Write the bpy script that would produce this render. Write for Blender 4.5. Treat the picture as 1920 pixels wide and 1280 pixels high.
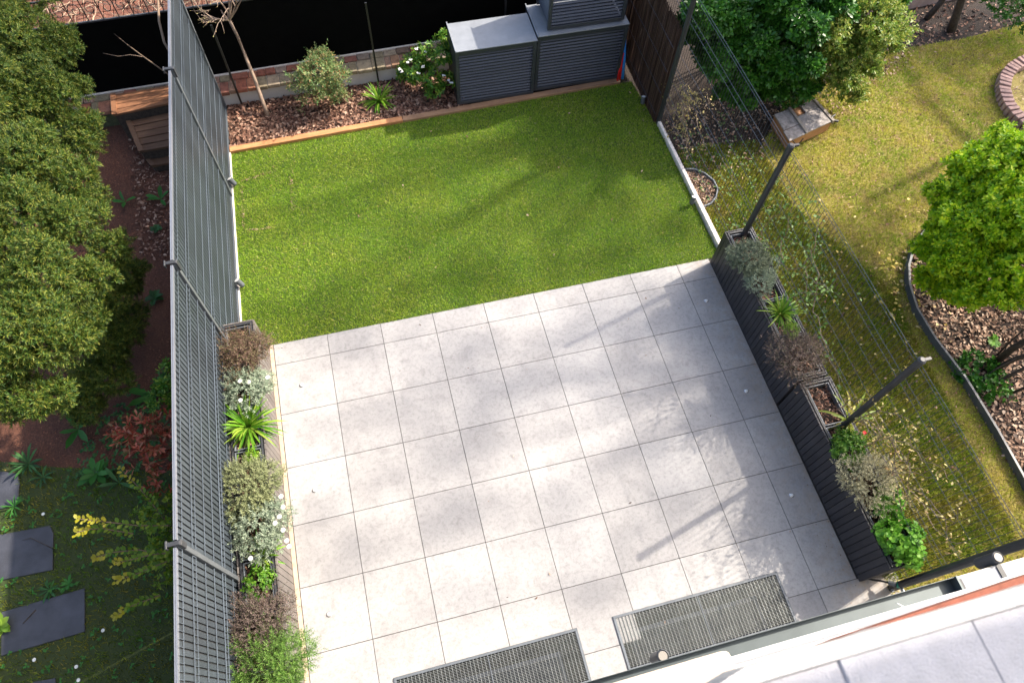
import bpy, bmesh, math, random
import numpy as np
from mathutils import Vector, Matrix
random.seed(7); R = np.random.RandomState(11)
scene = bpy.context.scene
for o in list(bpy.data.objects): bpy.data.objects.remove(o)
# ------------------------------------------------------------------ camera, sky, sun, exposure
FPX = 1324.8                                     # focal length in pixels of a 1920 px wide picture
MW = Matrix(((0.96841046, -0.2468093, 0.0355857), (0.2007323, 0.85624467, 0.47597438), (-0.14794497, -0.45379537, 0.8787389)))
CP = Vector((1.4218, -4.5173, 7.004))
cd = bpy.data.cameras.new('camera'); cam = bpy.data.objects.new('camera', cd); scene.collection.objects.link(cam)
cam.matrix_world = Matrix.Translation(CP) @ MW.transposed().to_4x4()
cd.sensor_width = 36; cd.lens = FPX / 1920 * 36; cd.clip_start = 0.05; cd.clip_end = 500
cd.dof.use_dof = True; cd.dof.focus_distance = 7.0; cd.dof.aperture_fstop = 7.0
scene.camera = cam
SV = Vector((1.13, 0.32, 1.0))                   # towards the sun, per metre of height
w = bpy.data.worlds.new('World'); scene.world = w; w.use_nodes = True
nt = w.node_tree; nt.nodes.clear()
sk = nt.nodes.new('ShaderNodeTexSky'); sk.sky_type = 'NISHITA'; sk.sun_disc = False
sk.sun_elevation = math.atan2(1, math.hypot(1.13, .32)); sk.sun_rotation = math.atan2(1.13, .32)
sk.dust_density = 4.0; sk.air_density = 1.0; sk.ozone_density = 1.0
bg = nt.nodes.new('ShaderNodeBackground'); bg.inputs[1].default_value = 0.15
wo = nt.nodes.new('ShaderNodeOutputWorld'); nt.links.new(sk.outputs[0], bg.inputs[0]); nt.links.new(bg.outputs[0], wo.inputs[0])
sl = bpy.data.lights.new('sun', 'SUN'); sl.energy = 3.5; sl.angle = math.radians(0.8); sl.color = (1, .90, .77)
sun = bpy.data.objects.new('sun', sl); scene.collection.objects.link(sun)
sun.rotation_euler = SV.to_track_quat('Z', 'Y').to_euler()
vs = scene.view_settings; vs.view_transform = 'Standard'; vs.look = 'None'; vs.gamma = 1; vs.exposure = 1.5

# ------------------------------------------------------------------ helpers
def U(u, v, z=0.0):
    d = MW.transposed() @ Vector(((u - 960) / FPX, -(v - 640) / FPX, -1)); t = (z - CP.z) / d.z
    return CP + d * t
def link(o, parent=None):
    scene.collection.objects.link(o)
    if parent: o.parent = parent
    return o
def tag(o, label=None, cat=None, group=None, kind=None):
    if label: o['label'] = label
    if cat: o['category'] = cat
    if group: o['group'] = group
    if kind: o['kind'] = kind
    return o
def thing(name, label, cat, loc=(0, 0, 0), group=None):
    o = bpy.data.objects.new(name, None); link(o); o.location = loc; o.empty_display_size = .1
    return tag(o, label, cat, group)
def child_of(o, p):                               # keep world placement of a mesh built in world coordinates
    o.parent = p; o.matrix_parent_inverse = Matrix.Translation(-Vector(p.location)); return o
class MB:
    def __init__(s): s.v = []; s.f = []
    def add(s, vs_, fs):
        n = len(s.v); s.v += [tuple(q) for q in vs_]; s.f += [tuple(n + i for i in f) for f in fs]
    def box(s, x0, x1, y0, y1, z0, z1):
        s.add([(x0,y0,z0),(x1,y0,z0),(x1,y1,z0),(x0,y1,z0),(x0,y0,z1),(x1,y0,z1),(x1,y1,z1),(x0,y1,z1)],
              [(0,3,2,1),(4,5,6,7),(0,1,5,4),(1,2,6,5),(2,3,7,6),(3,0,4,7)])
    def obox(s, c, ax, ay, az):                   # oriented box from centre and half axes
        c = Vector(c); ax = Vector(ax); ay = Vector(ay); az = Vector(az)
        s.add([c + i*ax + j*ay + k*az for k in (-1,1) for i, j in ((-1,-1),(1,-1),(1,1),(-1,1))],
              [(0,3,2,1),(4,5,6,7),(0,1,5,4),(1,2,6,5),(2,3,7,6),(3,0,4,7)])
    def prism(s, poly, z0, z1):
        n = len(poly)
        a = sum(poly[i][0]*poly[(i+1)%n][1]-poly[(i+1)%n][0]*poly[i][1] for i in range(n))
        if a < 0: poly = poly[::-1]
        s.add([(p[0], p[1], z0) for p in poly] + [(p[0], p[1], z1) for p in poly],
              [tuple(range(n))[::-1], tuple(range(n, 2*n))] + [(i, (i+1)%n, n+(i+1)%n, n+i) for i in range(n)])
    def tube(s, pts, rad, k=6, cap=True):
        pts = [Vector(p) for p in pts]; n = len(pts)
        if not hasattr(rad, '__len__'): rad = [rad]*n
        base = len(s.v); ref = None
        for i, p in enumerate(pts):
            t = (pts[min(i+1, n-1)] - pts[max(i-1, 0)]).normalized()
            if ref is None or abs(ref.dot(t)) > .95: ref = Vector((0,0,1)) if abs(t.z) < .9 else Vector((1,0,0))
            a = t.cross(ref).normalized(); b = t.cross(a)
            for j in range(k):
                th = 2*math.pi*j/k; q = p + rad[i]*(math.cos(th)*a + math.sin(th)*b); s.v.append(tuple(q))
        for i in range(n-1):
            for j in range(k):
                s.f.append((base+i*k+j, base+i*k+(j+1)%k, base+(i+1)*k+(j+1)%k, base+(i+1)*k+j))
        if cap: s.f.append(tuple(base+j for j in range(k))); s.f.append(tuple(base+(n-1)*k+j for j in range(k))[::-1])
    def lathe(s, prof, c=(0,0,0), k=16, axis=(0,0,1)):
        q = Vector(axis).to_track_quat('Z', 'Y'); c = Vector(c); base = len(s.v); n = len(prof)
        for r, z in prof:
            for j in range(k):
                th = 2*math.pi*j/k; s.v.append(tuple(c + q @ Vector((r*math.cos(th), r*math.sin(th), z))))
        for i in range(n-1):
            for j in range(k): s.f.append((base+i*k+j, base+i*k+(j+1)%k, base+(i+1)*k+(j+1)%k, base+(i+1)*k+j))
        s.f.append(tuple(base+j for j in range(k))[::-1]); s.f.append(tuple(base+(n-1)*k+j for j in range(k)))
    def build(s, name, mat, parent=None, bevel=0, smooth=False):
        me = bpy.data.meshes.new(name); me.from_pydata(s.v, [], s.f)
        bm = bmesh.new(); bm.from_mesh(me); bmesh.ops.recalc_face_normals(bm, faces=bm.faces)
        if bevel: bmesh.ops.bevel(bm, geom=list(bm.edges), offset=bevel, segments=1, affect='EDGES', clamp_overlap=True)
        bm.to_mesh(me); bm.free(); me.materials.append(mat)
        if smooth: me.polygons.foreach_set('use_smooth', [True]*len(me.polygons))
        o = link(bpy.data.objects.new(name, me))
        if parent: child_of(o, parent)
        return o
def npmesh(name, V, F, mat, parent=None, smooth=False):
    me = bpy.data.meshes.new(name); F = np.asarray(F, np.int32); k = F.shape[1]
    me.vertices.add(len(V)); me.vertices.foreach_set('co', np.asarray(V, np.float32).ravel())
    me.loops.add(F.size); me.loops.foreach_set('vertex_index', F.ravel())
    me.polygons.add(len(F)); me.polygons.foreach_set('loop_start', np.arange(len(F), dtype=np.int32)*k)
    me.polygons.foreach_set('loop_total', np.full(len(F), k, np.int32))
    if smooth: me.polygons.foreach_set('use_smooth', np.ones(len(F), bool))
    me.update(calc_edges=True); me.materials.append(mat)
    o = link(bpy.data.objects.new(name, me))
    if parent: child_of(o, parent)
    return o
def unit(a): return a / (np.linalg.norm(a, axis=-1, keepdims=True) + 1e-9)
TL = np.array([(0,0,0),(.45,.5,.05),(.45,0,-.03),(.45,-.5,.05),(1,0,-.1)])          # pointed leaf
TF = np.array([(0,2,1,1),(0,3,2,2),(1,2,4,4),(3,4,2,2)])
LEAFQ = np.array([(0,2,4,1),(0,3,4,2)])
TO = np.array([(0,0,0),(.35,.42,.06),(.75,.45,.04),(1,0,-.08),(.75,-.45,.04),(.35,-.42,.06),(.5,0,-.04)])  # rounded leaf
LEAFO = np.array([(0,6,2,1),(6,3,2,2),(0,5,4,6),(6,4,3,3)])
LEAFO = np.array([(0,6,2,1),(6,3,2,6),(0,5,4,6)])[:0] if False else np.array([(0,1,2,6),(6,2,3,4),(0,6,4,5)])
def leafarr(pos, d, n, L, W, shape='point'):
    d = unit(d); s = unit(np.cross(n, d)); n = np.cross(d, s)
    T, Q = (TL, LEAFQ) if shape == 'point' else (TO, LEAFO)
    L = np.broadcast_to(L, len(pos)); W = np.broadcast_to(W, len(pos))
    V = pos[:,None] + T[None,:,0:1]*(d*L[:,None])[:,None] + T[None,:,1:2]*(s*W[:,None])[:,None] + T[None,:,2:3]*(n*L[:,None])[:,None]
    F = (np.arange(len(pos))[:,None,None]*len(T) + Q[None]).reshape(-1, 4)
    return V.reshape(-1,3), F
def sphere_dirs(n, zmin=-.4):
    z = R.uniform(zmin, 1, n); a = R.uniform(0, 2*math.pi, n); r = np.sqrt(1-z*z)
    return np.stack([r*np.cos(a), r*np.sin(a), z], 1)
def lump(d, k, amp, seed):
    r = np.random.RandomState(seed); c = unit(r.normal(size=(k, 3))); o = np.zeros(len(d))
    for q in c: o += amp*(np.exp(-(1-d@q)*9)-.056)
    return 1 + o

# ------------------------------------------------------------------ materials
def mat(name):
    m = bpy.data.materials.new(name); m.use_nodes = True; t = m.node_tree; b = t.nodes['Principled BSDF']; return m, t, b
def nd(t, k, **kw):
    n = t.nodes.new(k)
    for a, v in kw.items(): setattr(n, a, v)
    return n
def ramp(t, fac, stops):
    r = nd(t, 'ShaderNodeValToRGB'); e = r.color_ramp.elements
    while len(e) < len(stops): e.new(.5)
    for i, (p, c) in enumerate(stops): e[i].position = p; e[i].color = (*c, 1)
    t.links.new(fac, r.inputs[0]); return r.outputs[0]
def noise(t, scale, detail=4, rough=.6, vec=None, dist=0):
    n = nd(t, 'ShaderNodeTexNoise'); n.inputs['Scale'].default_value = scale; n.inputs['Detail'].default_value = detail
    n.inputs['Roughness'].default_value = rough; n.inputs['Distortion'].default_value = dist
    if vec is None: vec = nd(t, 'ShaderNodeNewGeometry').outputs['Position']
    t.links.new(vec, n.inputs['Vector']); return n.outputs[0]
def mix(t, a, b, f, mode='MIX'):
    m = nd(t, 'ShaderNodeMix', data_type='RGBA', blend_type=mode)
    for s, v in ((6, a), (7, b), (0, f)):
        if hasattr(v, 'is_linked') or hasattr(v, 'links'): t.links.new(v, m.inputs[s])
        elif s == 0: m.inputs[0].default_value = v
        else: m.inputs[s].default_value = (*v, 1)
    return m.outputs[2]
def bump(t, b, h, s=.3, d=.01):
    n = nd(t, 'ShaderNodeBump'); n.inputs['Strength'].default_value = s; n.inputs['Distance'].default_value = d
    t.links.new(h, n.inputs['Height']); t.links.new(n.outputs[0], b.inputs['Normal'])
def plain(name, col, rough=.6, metal=0, var=.15, scale=9, bmp=0, spec=.5):
    m, t, b = mat(name); n = noise(t, scale, 6)
    c1 = tuple(x*(1-var) for x in col); c2 = tuple(min(1, x*(1+var)) for x in col)
    cc = mix(t, ramp(t, n, [(.3, c1), (.7, c2)]), ramp(t, nd(t, 'ShaderNodeNewGeometry').outputs['Random Per Island'], [(0, (.8,.8,.8)), (1, (1.08,1.08,1.08))]), 1.0, 'MULTIPLY')
    t.links.new(cc, b.inputs['Base Color'])
    b.inputs['Roughness'].default_value = rough; b.inputs['Metallic'].default_value = metal; b.inputs['Specular IOR Level'].default_value = spec
    if bmp: bump(t, b, noise(t, scale*12, 4), bmp, .004)
    return m
def leafm(name, stops, transl=.35, rough=.5, patch=None, pscale=3, spec=.35):
    m, t, b = mat(name); g = nd(t, 'ShaderNodeNewGeometry')
    c = ramp(t, g.outputs['Random Per Island'], [(i/(max(1, len(stops)-1)), s) for i, s in enumerate(stops)])
    if patch:
        n = noise(t, pscale, 3); n2 = nd(t, 'ShaderNodeMapRange'); n2.inputs[1].default_value = .42; n2.inputs[2].default_value = .6
        t.links.new(n, n2.inputs[0]); c = mix(t, c, patch, n2.outputs[0])
    t.links.new(c, b.inputs['Base Color']); b.inputs['Roughness'].default_value = rough; b.inputs['Specular IOR Level'].default_value = spec
    tr = nd(t, 'ShaderNodeBsdfTranslucent'); t.links.new(c, tr.inputs[0])
    ms = nd(t, 'ShaderNodeMixShader'); ms.inputs[0].default_value = transl
    t.links.new(b.outputs[0], ms.inputs[1]); t.links.new(tr.outputs[0], ms.inputs[2])
    t.links.new(ms.outputs[0], t.nodes['Material Output'].inputs[0]); return m
def tile_mat():
    m, t, b = mat('porcelain'); g = nd(t, 'ShaderNodeNewGeometry')
    n1 = noise(t, 2.2, 5, .62); n2 = noise(t, 26, 8, .78); n3 = noise(t, 9, 6, .75, dist=.6)
    c = ramp(t, n1, [(.3, (.30,.297,.298)), (.7, (.39,.383,.374))])
    c = mix(t, c, ramp(t, n2, [(.3, (.60,.60,.61)), (.52, (1,1,1)), (.75, (1.0,1.0,1.0))]), .8, 'MULTIPLY')
    c = mix(t, c, ramp(t, n3, [(.34, (.70,.69,.69)), (.5, (1,1,1))]), .55, 'MULTIPLY')
    c = mix(t, c, ramp(t, g.outputs['Random Per Island'], [(0, (.84,.835,.84)), (.5, (.95,.94,.93)), (1, (1,1,1))]), 1.0, 'MULTIPLY')
    sx = nd(t, 'ShaderNodeSeparateXYZ'); t.links.new(g.outputs['Position'], sx.inputs[0])   # dirt where the slabs meet the planters
    mr = nd(t, 'ShaderNodeMapRange'); mr.inputs[1].default_value = 4.75; mr.inputs[2].default_value = 5.24; mr.clamp = True; t.links.new(sx.outputs[0], mr.inputs[0])
    ml = nd(t, 'ShaderNodeMath', operation='MULTIPLY'); t.links.new(mr.outputs[0], ml.inputs[0])
    t.links.new(ramp(t, noise(t, 7, 6, .8), [(.4, (0,0,0)), (.65, (1,1,1))]), ml.inputs[1])
    c = mix(t, c, (.30,.25,.20), ml.outputs[0])
    t.links.new(c, b.inputs['Base Color']); b.inputs['Roughness'].default_value = .62
    bump(t, b, n2, .12, .003); return m
def wood_mat(name, c1, c2, axis=0, rough=.7):
    m, t, b = mat(name); g = nd(t, 'ShaderNodeNewGeometry'); mp = nd(t, 'ShaderNodeMapping')
    mp.inputs['Scale'].default_value = (1.2, 22, 22) if axis == 0 else (22, 1.2, 22)
    t.links.new(g.outputs['Position'], mp.inputs[0]); n = noise(t, 2.2, 6, .7, mp.outputs[0], .4)
    c = ramp(t, n, [(.25, c1), (.72, c2)]); c = mix(t, c, ramp(t, g.outputs['Random Per Island'], [(0,(.7,.7,.7)),(1,(1,1,1))]), .8, 'MULTIPLY')
    c = mix(t, c, ramp(t, noise(t, 4, 5), [(.35,(.55,.5,.48)),(.6,(1,1,1))]), .6, 'MULTIPLY')
    t.links.new(c, b.inputs['Base Color']); b.inputs['Roughness'].default_value = rough; bump(t, b, n, .3, .004); return m
def soil_mat(name, a, b_, c_, scale=40):
    m, t, b = mat(name); n = noise(t, scale, 8, .75); n2 = noise(t, 1.3, 4, .6)
    c = ramp(t, n, [(.3, a), (.55, b_), (.75, c_)]); c = mix(t, c, ramp(t, n2, [(.35, (.55,.55,.55)), (.65, (1,1,1))]), .8, 'MULTIPLY')
    t.links.new(c, b.inputs['Base Color']); b.inputs['Roughness'].default_value = .95; bump(t, b, n, .8, .02); return m
def grass_base(name, a, b_, c_):
    m, t, b = mat(name); n = noise(t, 160, 6, .8); n2 = noise(t, 1.7, 6, .7)
    c = ramp(t, n, [(.3, a), (.55, b_), (.8, c_)]); c = mix(t, c, ramp(t, n2, [(.3, (.6,.6,.6)), (.65, (1,1,1))]), .7, 'MULTIPLY')
    t.links.new(c, b.inputs['Base Color']); b.inputs['Roughness'].default_value = .9; bump(t, b, n, .6, .01); return m
def blade_mat(name, stops, p1, p2, sc=1.4, lo=.42, hi=.6, fine=.9):
    m, t, b = mat(name); g = nd(t, 'ShaderNodeNewGeometry')
    c = ramp(t, g.outputs['Random Per Island'], stops)
    n = noise(t, sc, 6, .68); c2 = ramp(t, g.outputs['Random Per Island'], p1)
    f = nd(t, 'ShaderNodeMapRange'); f.inputs[1].default_value = lo; f.inputs[2].default_value = hi; t.links.new(n, f.inputs[0])
    c = mix(t, c, c2, f.outputs[0])
    if p2:
        n = noise(t, sc*3.3, 5, .7); f = nd(t, 'ShaderNodeMapRange'); f.inputs[1].default_value = .5; f.inputs[2].default_value = .68; t.links.new(n, f.inputs[0])
        c = mix(t, c, ramp(t, g.outputs['Random Per Island'], p2), f.outputs[0])
    c = mix(t, c, ramp(t, noise(t, 21, 6, .8), [(.36, (.50,.46,.42)), (.5, (.95,.95,.95)), (.66, (1.12,1.12,1.1))]), fine, 'MULTIPLY')
    t.links.new(c, b.inputs['Base Color']); b.inputs['Roughness'].default_value = .7; b.inputs['Specular IOR Level'].default_value = .08
    tr = nd(t, 'ShaderNodeBsdfTranslucent'); t.links.new(c, tr.inputs[0]); ms = nd(t, 'ShaderNodeMixShader'); ms.inputs[0].default_value = .3
    t.links.new(b.outputs[0], ms.inputs[1]); t.links.new(tr.outputs[0], ms.inputs[2]); t.links.new(ms.outputs[0], t.nodes['Material Output'].inputs[0]); return m
M = dict(
 tile=tile_mat(), joint=plain('dark_joint', (.05,.045,.04), .9), beige=plain('beige_stone', (.46,.36,.27), .8, var=.2, scale=14, bmp=.2),
 kerb=plain('white_kerb_stone', (.66,.60,.55), .85, var=.2, scale=22, bmp=.3), slate=plain('slate', (.04,.042,.052), .65, var=.35, scale=5, bmp=.5),
 grey=plain('grey_powder_coat', (.085,.095,.105), .45, var=.12, scale=3), greylit=plain('grey_pvc_slat', (.038,.049,.060), .5, var=.14, scale=2.2),
 wire=plain('grey_wire', (.105,.13,.16), .4, .2, var=.1), rail=plain('pale_grey_rail', (.20,.215,.25), .35, .3, var=.08),
 anth=plain('anthracite', (.03,.032,.036), .5, var=.3, scale=6), anth2=plain('anthracite_louvre', (.032,.036,.045), .42, var=.12, scale=3),
 black=plain('black_sheet', (.0022,.0024,.0022), .9, var=.3, spec=.05), fwire=plain('dark_fence_wire', (.045,.055,.07), .35, .4), fwl=plain('galvanised_wire', (.11,.125,.15), .4, .3),
 louv=plain('louvre_blade', (.05,.056,.075), .4, var=.1), topgrey=plain('zinc_grey_top', (.20,.215,.235), .5, .1, var=.12, scale=7), zinc=plain('zinc', (.085,.105,.11), .42, .35, var=.12, scale=5),
 galv=plain('galvanised_grating', (.30,.315,.30), .4, .5), steel=plain('grey_frame_steel', (.12,.135,.15), .45, .2), pit=plain('pit_concrete', (.09,.085,.06), .9, var=.6, scale=12, bmp=.4),
 glass=plain('dusty_pane', (.05,.055,.06), .15, var=.3), white=plain('white_render', (.56,.555,.55), .9, var=.09, scale=26, bmp=1.0), whitec=plain('white_wall_paint', (.50,.49,.48), .85, var=.12, scale=3, bmp=.2),
 lgrey=plain('light_grey_coping', (.28,.29,.32), .7, var=.08), brickred=plain('red_brick', (.24,.075,.045), .85, var=.25, scale=30, bmp=.4), sill=plain('beige_sill_stone', (.50,.41,.34), .75, var=.1, scale=20, bmp=.2),
 tilegrey=plain('painted_brick', (.43,.43,.455), .85, var=.1, scale=30, bmp=.6), lens=plain('frosted_lens', (.7,.7,.68), .25, var=.02), chrome=plain('brushed_steel', (.6,.61,.62), .25, .9, var=.1),
 blue=plain('blue_foam', (.02,.25,.75), .6), red=plain('red_foam', (.7,.015,.012), .6), rubber=plain('black_rubber', (.012,.012,.013), .5), green=plain('green_plastic', (.02,.25,.16), .4),
 bark=wood_mat('pale_bark', (.20,.14,.10), (.42,.31,.23), 1), barkd=plain('dark_bark', (.055,.04,.03), .9, var=.5, scale=30, bmp=.6), twig=plain('twig', (.16,.11,.07), .8, var=.3),
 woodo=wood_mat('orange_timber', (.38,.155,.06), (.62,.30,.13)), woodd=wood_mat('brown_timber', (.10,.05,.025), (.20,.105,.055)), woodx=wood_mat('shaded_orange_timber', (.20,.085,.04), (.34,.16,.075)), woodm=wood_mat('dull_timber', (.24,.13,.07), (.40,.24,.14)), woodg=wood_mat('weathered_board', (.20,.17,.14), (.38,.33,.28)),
 woodb=wood_mat('box_timber', (.30,.13,.05), (.48,.25,.11)), reed=leafm('reed', [(.035,.02,.016), (.09,.05,.04), (.17,.11,.085)], .05, .8),
 soil=soil_mat('soil', (.010,.007,.005), (.035,.022,.016), (.09,.06,.042)), redsoil=soil_mat('needle_litter', (.05,.02,.012), (.15,.058,.032), (.26,.12,.075), 60),
 chips=leafm('bark_chips', [(.05,.022,.015), (.12,.055,.035), (.20,.10,.065), (.30,.17,.115), (.42,.28,.20)], .0, .8), litter=leafm('leaf_litter', [(.06,.03,.02), (.15,.085,.055), (.28,.17,.11), (.40,.27,.19), (.5,.38,.28)], .05, .8),
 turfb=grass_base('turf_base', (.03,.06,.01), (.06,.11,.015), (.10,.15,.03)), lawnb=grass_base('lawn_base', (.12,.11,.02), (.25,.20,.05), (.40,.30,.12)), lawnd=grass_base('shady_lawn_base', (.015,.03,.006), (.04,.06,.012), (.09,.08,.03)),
 turf=blade_mat('turf_blade', [(0,(.15,.27,.02)),(.5,(.26,.44,.035)),(.85,(.34,.52,.05)),(1,(.55,.50,.2))], [(0,(.18,.29,.015)),(.6,(.38,.54,.05)),(.9,(.50,.52,.10)),(1,(.62,.55,.26))], None, 1.1, .42, .6, .45),
 lawn=blade_mat('lawn_blade', [(0,(.18,.30,.015)),(.6,(.32,.46,.035)),(1,(.46,.52,.07))], [(0,(.38,.40,.035)),(.5,(.56,.54,.08)),(1,(.74,.64,.20))], [(0,(.34,.25,.07)),(.5,(.60,.44,.19)),(1,(.75,.58,.36))], 1.9, .40, .58),
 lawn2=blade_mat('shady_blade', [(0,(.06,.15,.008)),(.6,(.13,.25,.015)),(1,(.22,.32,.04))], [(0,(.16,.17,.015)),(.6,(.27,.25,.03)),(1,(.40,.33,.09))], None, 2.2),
 yew=leafm('yew_needles', [(.012,.038,.006), (.032,.08,.010), (.06,.115,.013), (.12,.16,.018), (.21,.21,.03)], .10, .55),
 laurel=leafm('laurel_leaves', [(.02,.085,.008), (.035,.13,.012), (.08,.23,.025)], .2, .35), pale=leafm('pale_leaves', [(.08,.17,.02), (.16,.26,.04), (.26,.33,.06), (.36,.36,.07)], .4, .45),
 euon=leafm('euonymus_leaves', [(.10,.26,.006), (.24,.45,.01), (.42,.62,.015), (.58,.68,.03)], .42, .42), choi=leafm('choisya_leaves', [(.03,.12,.015), (.06,.18,.02), (.12,.26,.03), (.28,.38,.05)], .3, .4),
 nand=leafm('nandina_leaves', [(.06,.15,.04), (.12,.22,.07), (.20,.30,.11), (.30,.34,.13), (.33,.16,.07)], .3, .45), strap=leafm('strap_leaves', [(.05,.16,.01), (.10,.25,.015), (.18,.33,.03), (.30,.40,.06)], .3, .35),
 strapy=leafm('yellowing_strap', [(.16,.27,.03), (.30,.36,.05), (.42,.36,.06)], .35, .4), greydome=leafm('grey_green_leaves', [(.12,.16,.10), (.19,.23,.15), (.26,.29,.19)], .2, .7), silver=leafm('silver_leaves', [(.16,.22,.15), (.26,.32,.23), (.38,.43,.31)], .2, .7),
 olive=leafm('olive_grey_leaves', [(.14,.17,.08), (.22,.25,.12), (.34,.36,.18)], .2, .7), brown=leafm('bronze_leaves', [(.05,.04,.025), (.13,.075,.055), (.20,.12,.09), (.10,.12,.035), (.26,.16,.12)], .2, .7),
 mauve=leafm('mauve_twig_leaves', [(.06,.045,.04), (.12,.085,.075), (.19,.14,.12), (.08,.09,.04)], .15, .8), parsley=leafm('fresh_green_leaves', [(.05,.15,.015), (.09,.22,.02), (.16,.29,.03)], .35, .45), geran=leafm('bright_green_leaves', [(.06,.20,.015), (.11,.30,.025), (.20,.40,.05)], .38, .4),
 cream=leafm('cream_leaves', [(.25,.24,.14), (.38,.36,.22), (.50,.47,.31)], .2, .7), rosem=leafm('rosemary_leaves', [(.06,.15,.02), (.12,.24,.04), (.22,.34,.08)], .3, .5), lime=leafm('lime_leaves', [(.14,.28,.02), (.28,.42,.05)], .4, .45),
 photi=leafm('red_leaves', [(.24,.045,.03), (.38,.085,.05), (.50,.17,.11), (.05,.10,.03)], .3, .4), privet=leafm('variegated_leaves', [(.06,.15,.012), (.12,.23,.018), (.19,.29,.025), (.28,.34,.03)], .4, .45), privy=leafm('yellow_tip_leaves', [(.26,.26,.02), (.40,.36,.02), (.34,.33,.05)], .4, .45),
 weed=leafm('weed_leaves', [(.02,.08,.02), (.035,.12,.03), (.06,.17,.04)], .3, .5), weedl=leafm('broad_weed_leaves', [(.035,.15,.02), (.05,.21,.03)], .35, .5), petal=leafm('white_petals', [(.75,.75,.72), (.85,.85,.8)], .2, .6), tanleaf=leafm('tan_green_leaves', [(.36,.24,.11), (.42,.36,.12), (.48,.40,.20), (.30,.33,.10)], .35, .6),
 clgreen=leafm('climber_leaves', [(.08,.18,.04), (.15,.27,.07), (.24,.34,.12)], .35, .5), yleaf=leafm('yellow_fallen_leaves', [(.50,.36,.06), (.62,.48,.12), (.55,.45,.22), (.42,.26,.09)], .2, .6), redp=leafm('red_petals', [(.6,.01,.01), (.7,.03,.03)], .2, .5),
 bricks=None, shade=leafm('tree_leaves', [(.05,.10,.02), (.10,.16,.03)], .2, .6), terra=soil_mat('terracotta', (.08,.03,.02), (.20,.08,.05), (.28,.16,.12), 12), felt=plain('roof_felt', (.26,.235,.22), .9, var=.5, scale=18, bmp=.6))
def stones_mat():
    m, t, b = mat('coping_stones'); g = nd(t, 'ShaderNodeNewGeometry')
    c = ramp(t, g.outputs['Random Per Island'], [(0,(.30,.10,.06)),(.2,(.22,.09,.065)),(.4,(.30,.25,.18)),(.55,(.20,.165,.10)),(.7,(.36,.15,.09)),(.85,(.26,.23,.19)),(1,(.15,.10,.07))])
    n = noise(t, 14, 8, .8); c = mix(t, c, ramp(t, n, [(.35,(.35,.33,.3)),(.55,(1,1,1)),(.75,(1.3,1.3,1.2))]), .8, 'MULTIPLY')
    t.links.new(c, b.inputs['Base Color']); b.inputs['Roughness'].default_value = .9; bump(t, b, n, .5, .01); return m
M['bricks'] = stones_mat()

# ------------------------------------------------------------------ setting: ground, terrace, lawns
PITS = [(.73, 2.44, -4.43, -3.965), (2.795, 4.475, -4.43, -3.95)]
def cells(xs, ys, skip):
    xs = sorted(set(xs)); ys = sorted(set(ys)); o = []
    for a, b in zip(xs, xs[1:]):
        for c, d in zip(ys, ys[1:]):
            mx, my = (a+b)/2, (c+d)/2
            if not any(p[0] < mx < p[1] and p[2] < my < p[3] for p in skip): o.append((a, b, c, d))
    return o
px = [p[i] for p in PITS for i in (0, 1)]; py = [p[i] for p in PITS for i in (2, 3)]
b = MB()
for a, c, d, e in cells([-60, 60] + px, [-60, 60] + py, PITS): b.add([(a,d,-.06),(c,d,-.06),(c,e,-.06),(a,e,-.06)], [(0,1,2,3)])
tag(b.build('ground', M['soil']), kind='structure')
b = MB()
for a, c, d, e in cells([0, 5.27] + px, [-4.47, -.335] + py, PITS): b.add([(a,d,-.012),(c,d,-.012),(c,e,-.012),(a,e,-.012)], [(0,1,2,3)])
tag(b.build('joint_bed', M['joint']), kind='structure')
# paving slabs: one island per slab so each keeps its own tone; slabs cut round the light wells
V = []; Fc = []
def add_slab(poly, z):
    n = len(V); V.extend([(x, y, z) for x, y in poly] + [(x, y, z-.01) for x, y in poly]); k = len(poly)
    Fc.append(tuple(range(n, n+k)))
    for i in range(k): Fc.append((n+i, n+k+i, n+k+(i+1)%k, n+(i+1)%k))
g_ = .0028
for i in range(9):
    for j in range(8):
        x0 = .6*i + g_; x1 = min(.6*(i+1), 5.22) - g_; y1 = (-.335 if j == 0 else -.6*j) - g_; y0 = max(-.6*(j+1), -4.47) + g_
        if i == 8: x1 = 5.62 if j == 7 else 5.215
        if i == 0: x0 = .012
        z = 0 + R.uniform(-.0008, .0008)
        poly = None
        hit = [p for p in PITS if x0 < p[1] and x1 > p[0] and y0 < p[3]]
        if not hit: add_slab([(x0,y0),(x1,y0),(x1,y1),(x0,y1)], z); continue
        p = hit[0]; e = .003; a_, b_, c_ = p[0]-e, p[1]+e, p[3]+e
        if j == 7:
            if x0 < a_: add_slab([(x0,y0),(min(x1,a_),y0),(min(x1,a_),y1),(x0,y1)], z)
            for q in PITS:
                if x1 > q[1]+e and x0 < q[1]+e: add_slab([(q[1]+e,y0),(x1 if not any(x0 < r[0] < x1 and r[0] > q[1] for r in PITS) else [r[0] for r in PITS if r[0] > q[1]][0]-e,y0),(x1 if not any(x0 < r[0] < x1 and r[0] > q[1] for r in PITS) else [r[0] for r in PITS if r[0] > q[1]][0]-e,y1),(q[1]+e,y1)], z)
        else:
            # upper strip plus legs beside the well, one polygon
            lx = [(x0,y1)]
            pts = [(x0, y1)]
            if x0 < a_ and x1 > a_: pts = [(x0,y0),(a_,y0),(a_,c_),(x1,c_),(x1,y1),(x0,y1)]
            elif x0 < b_ and x1 > b_: pts = [(x0,c_),(b_,c_),(b_,y0),(x1,y0),(x1,y1),(x0,y1)]
            else: pts = [(x0,c_),(x1,c_),(x1,y1),(x0,y1)]
            add_slab(pts, z)
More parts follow.
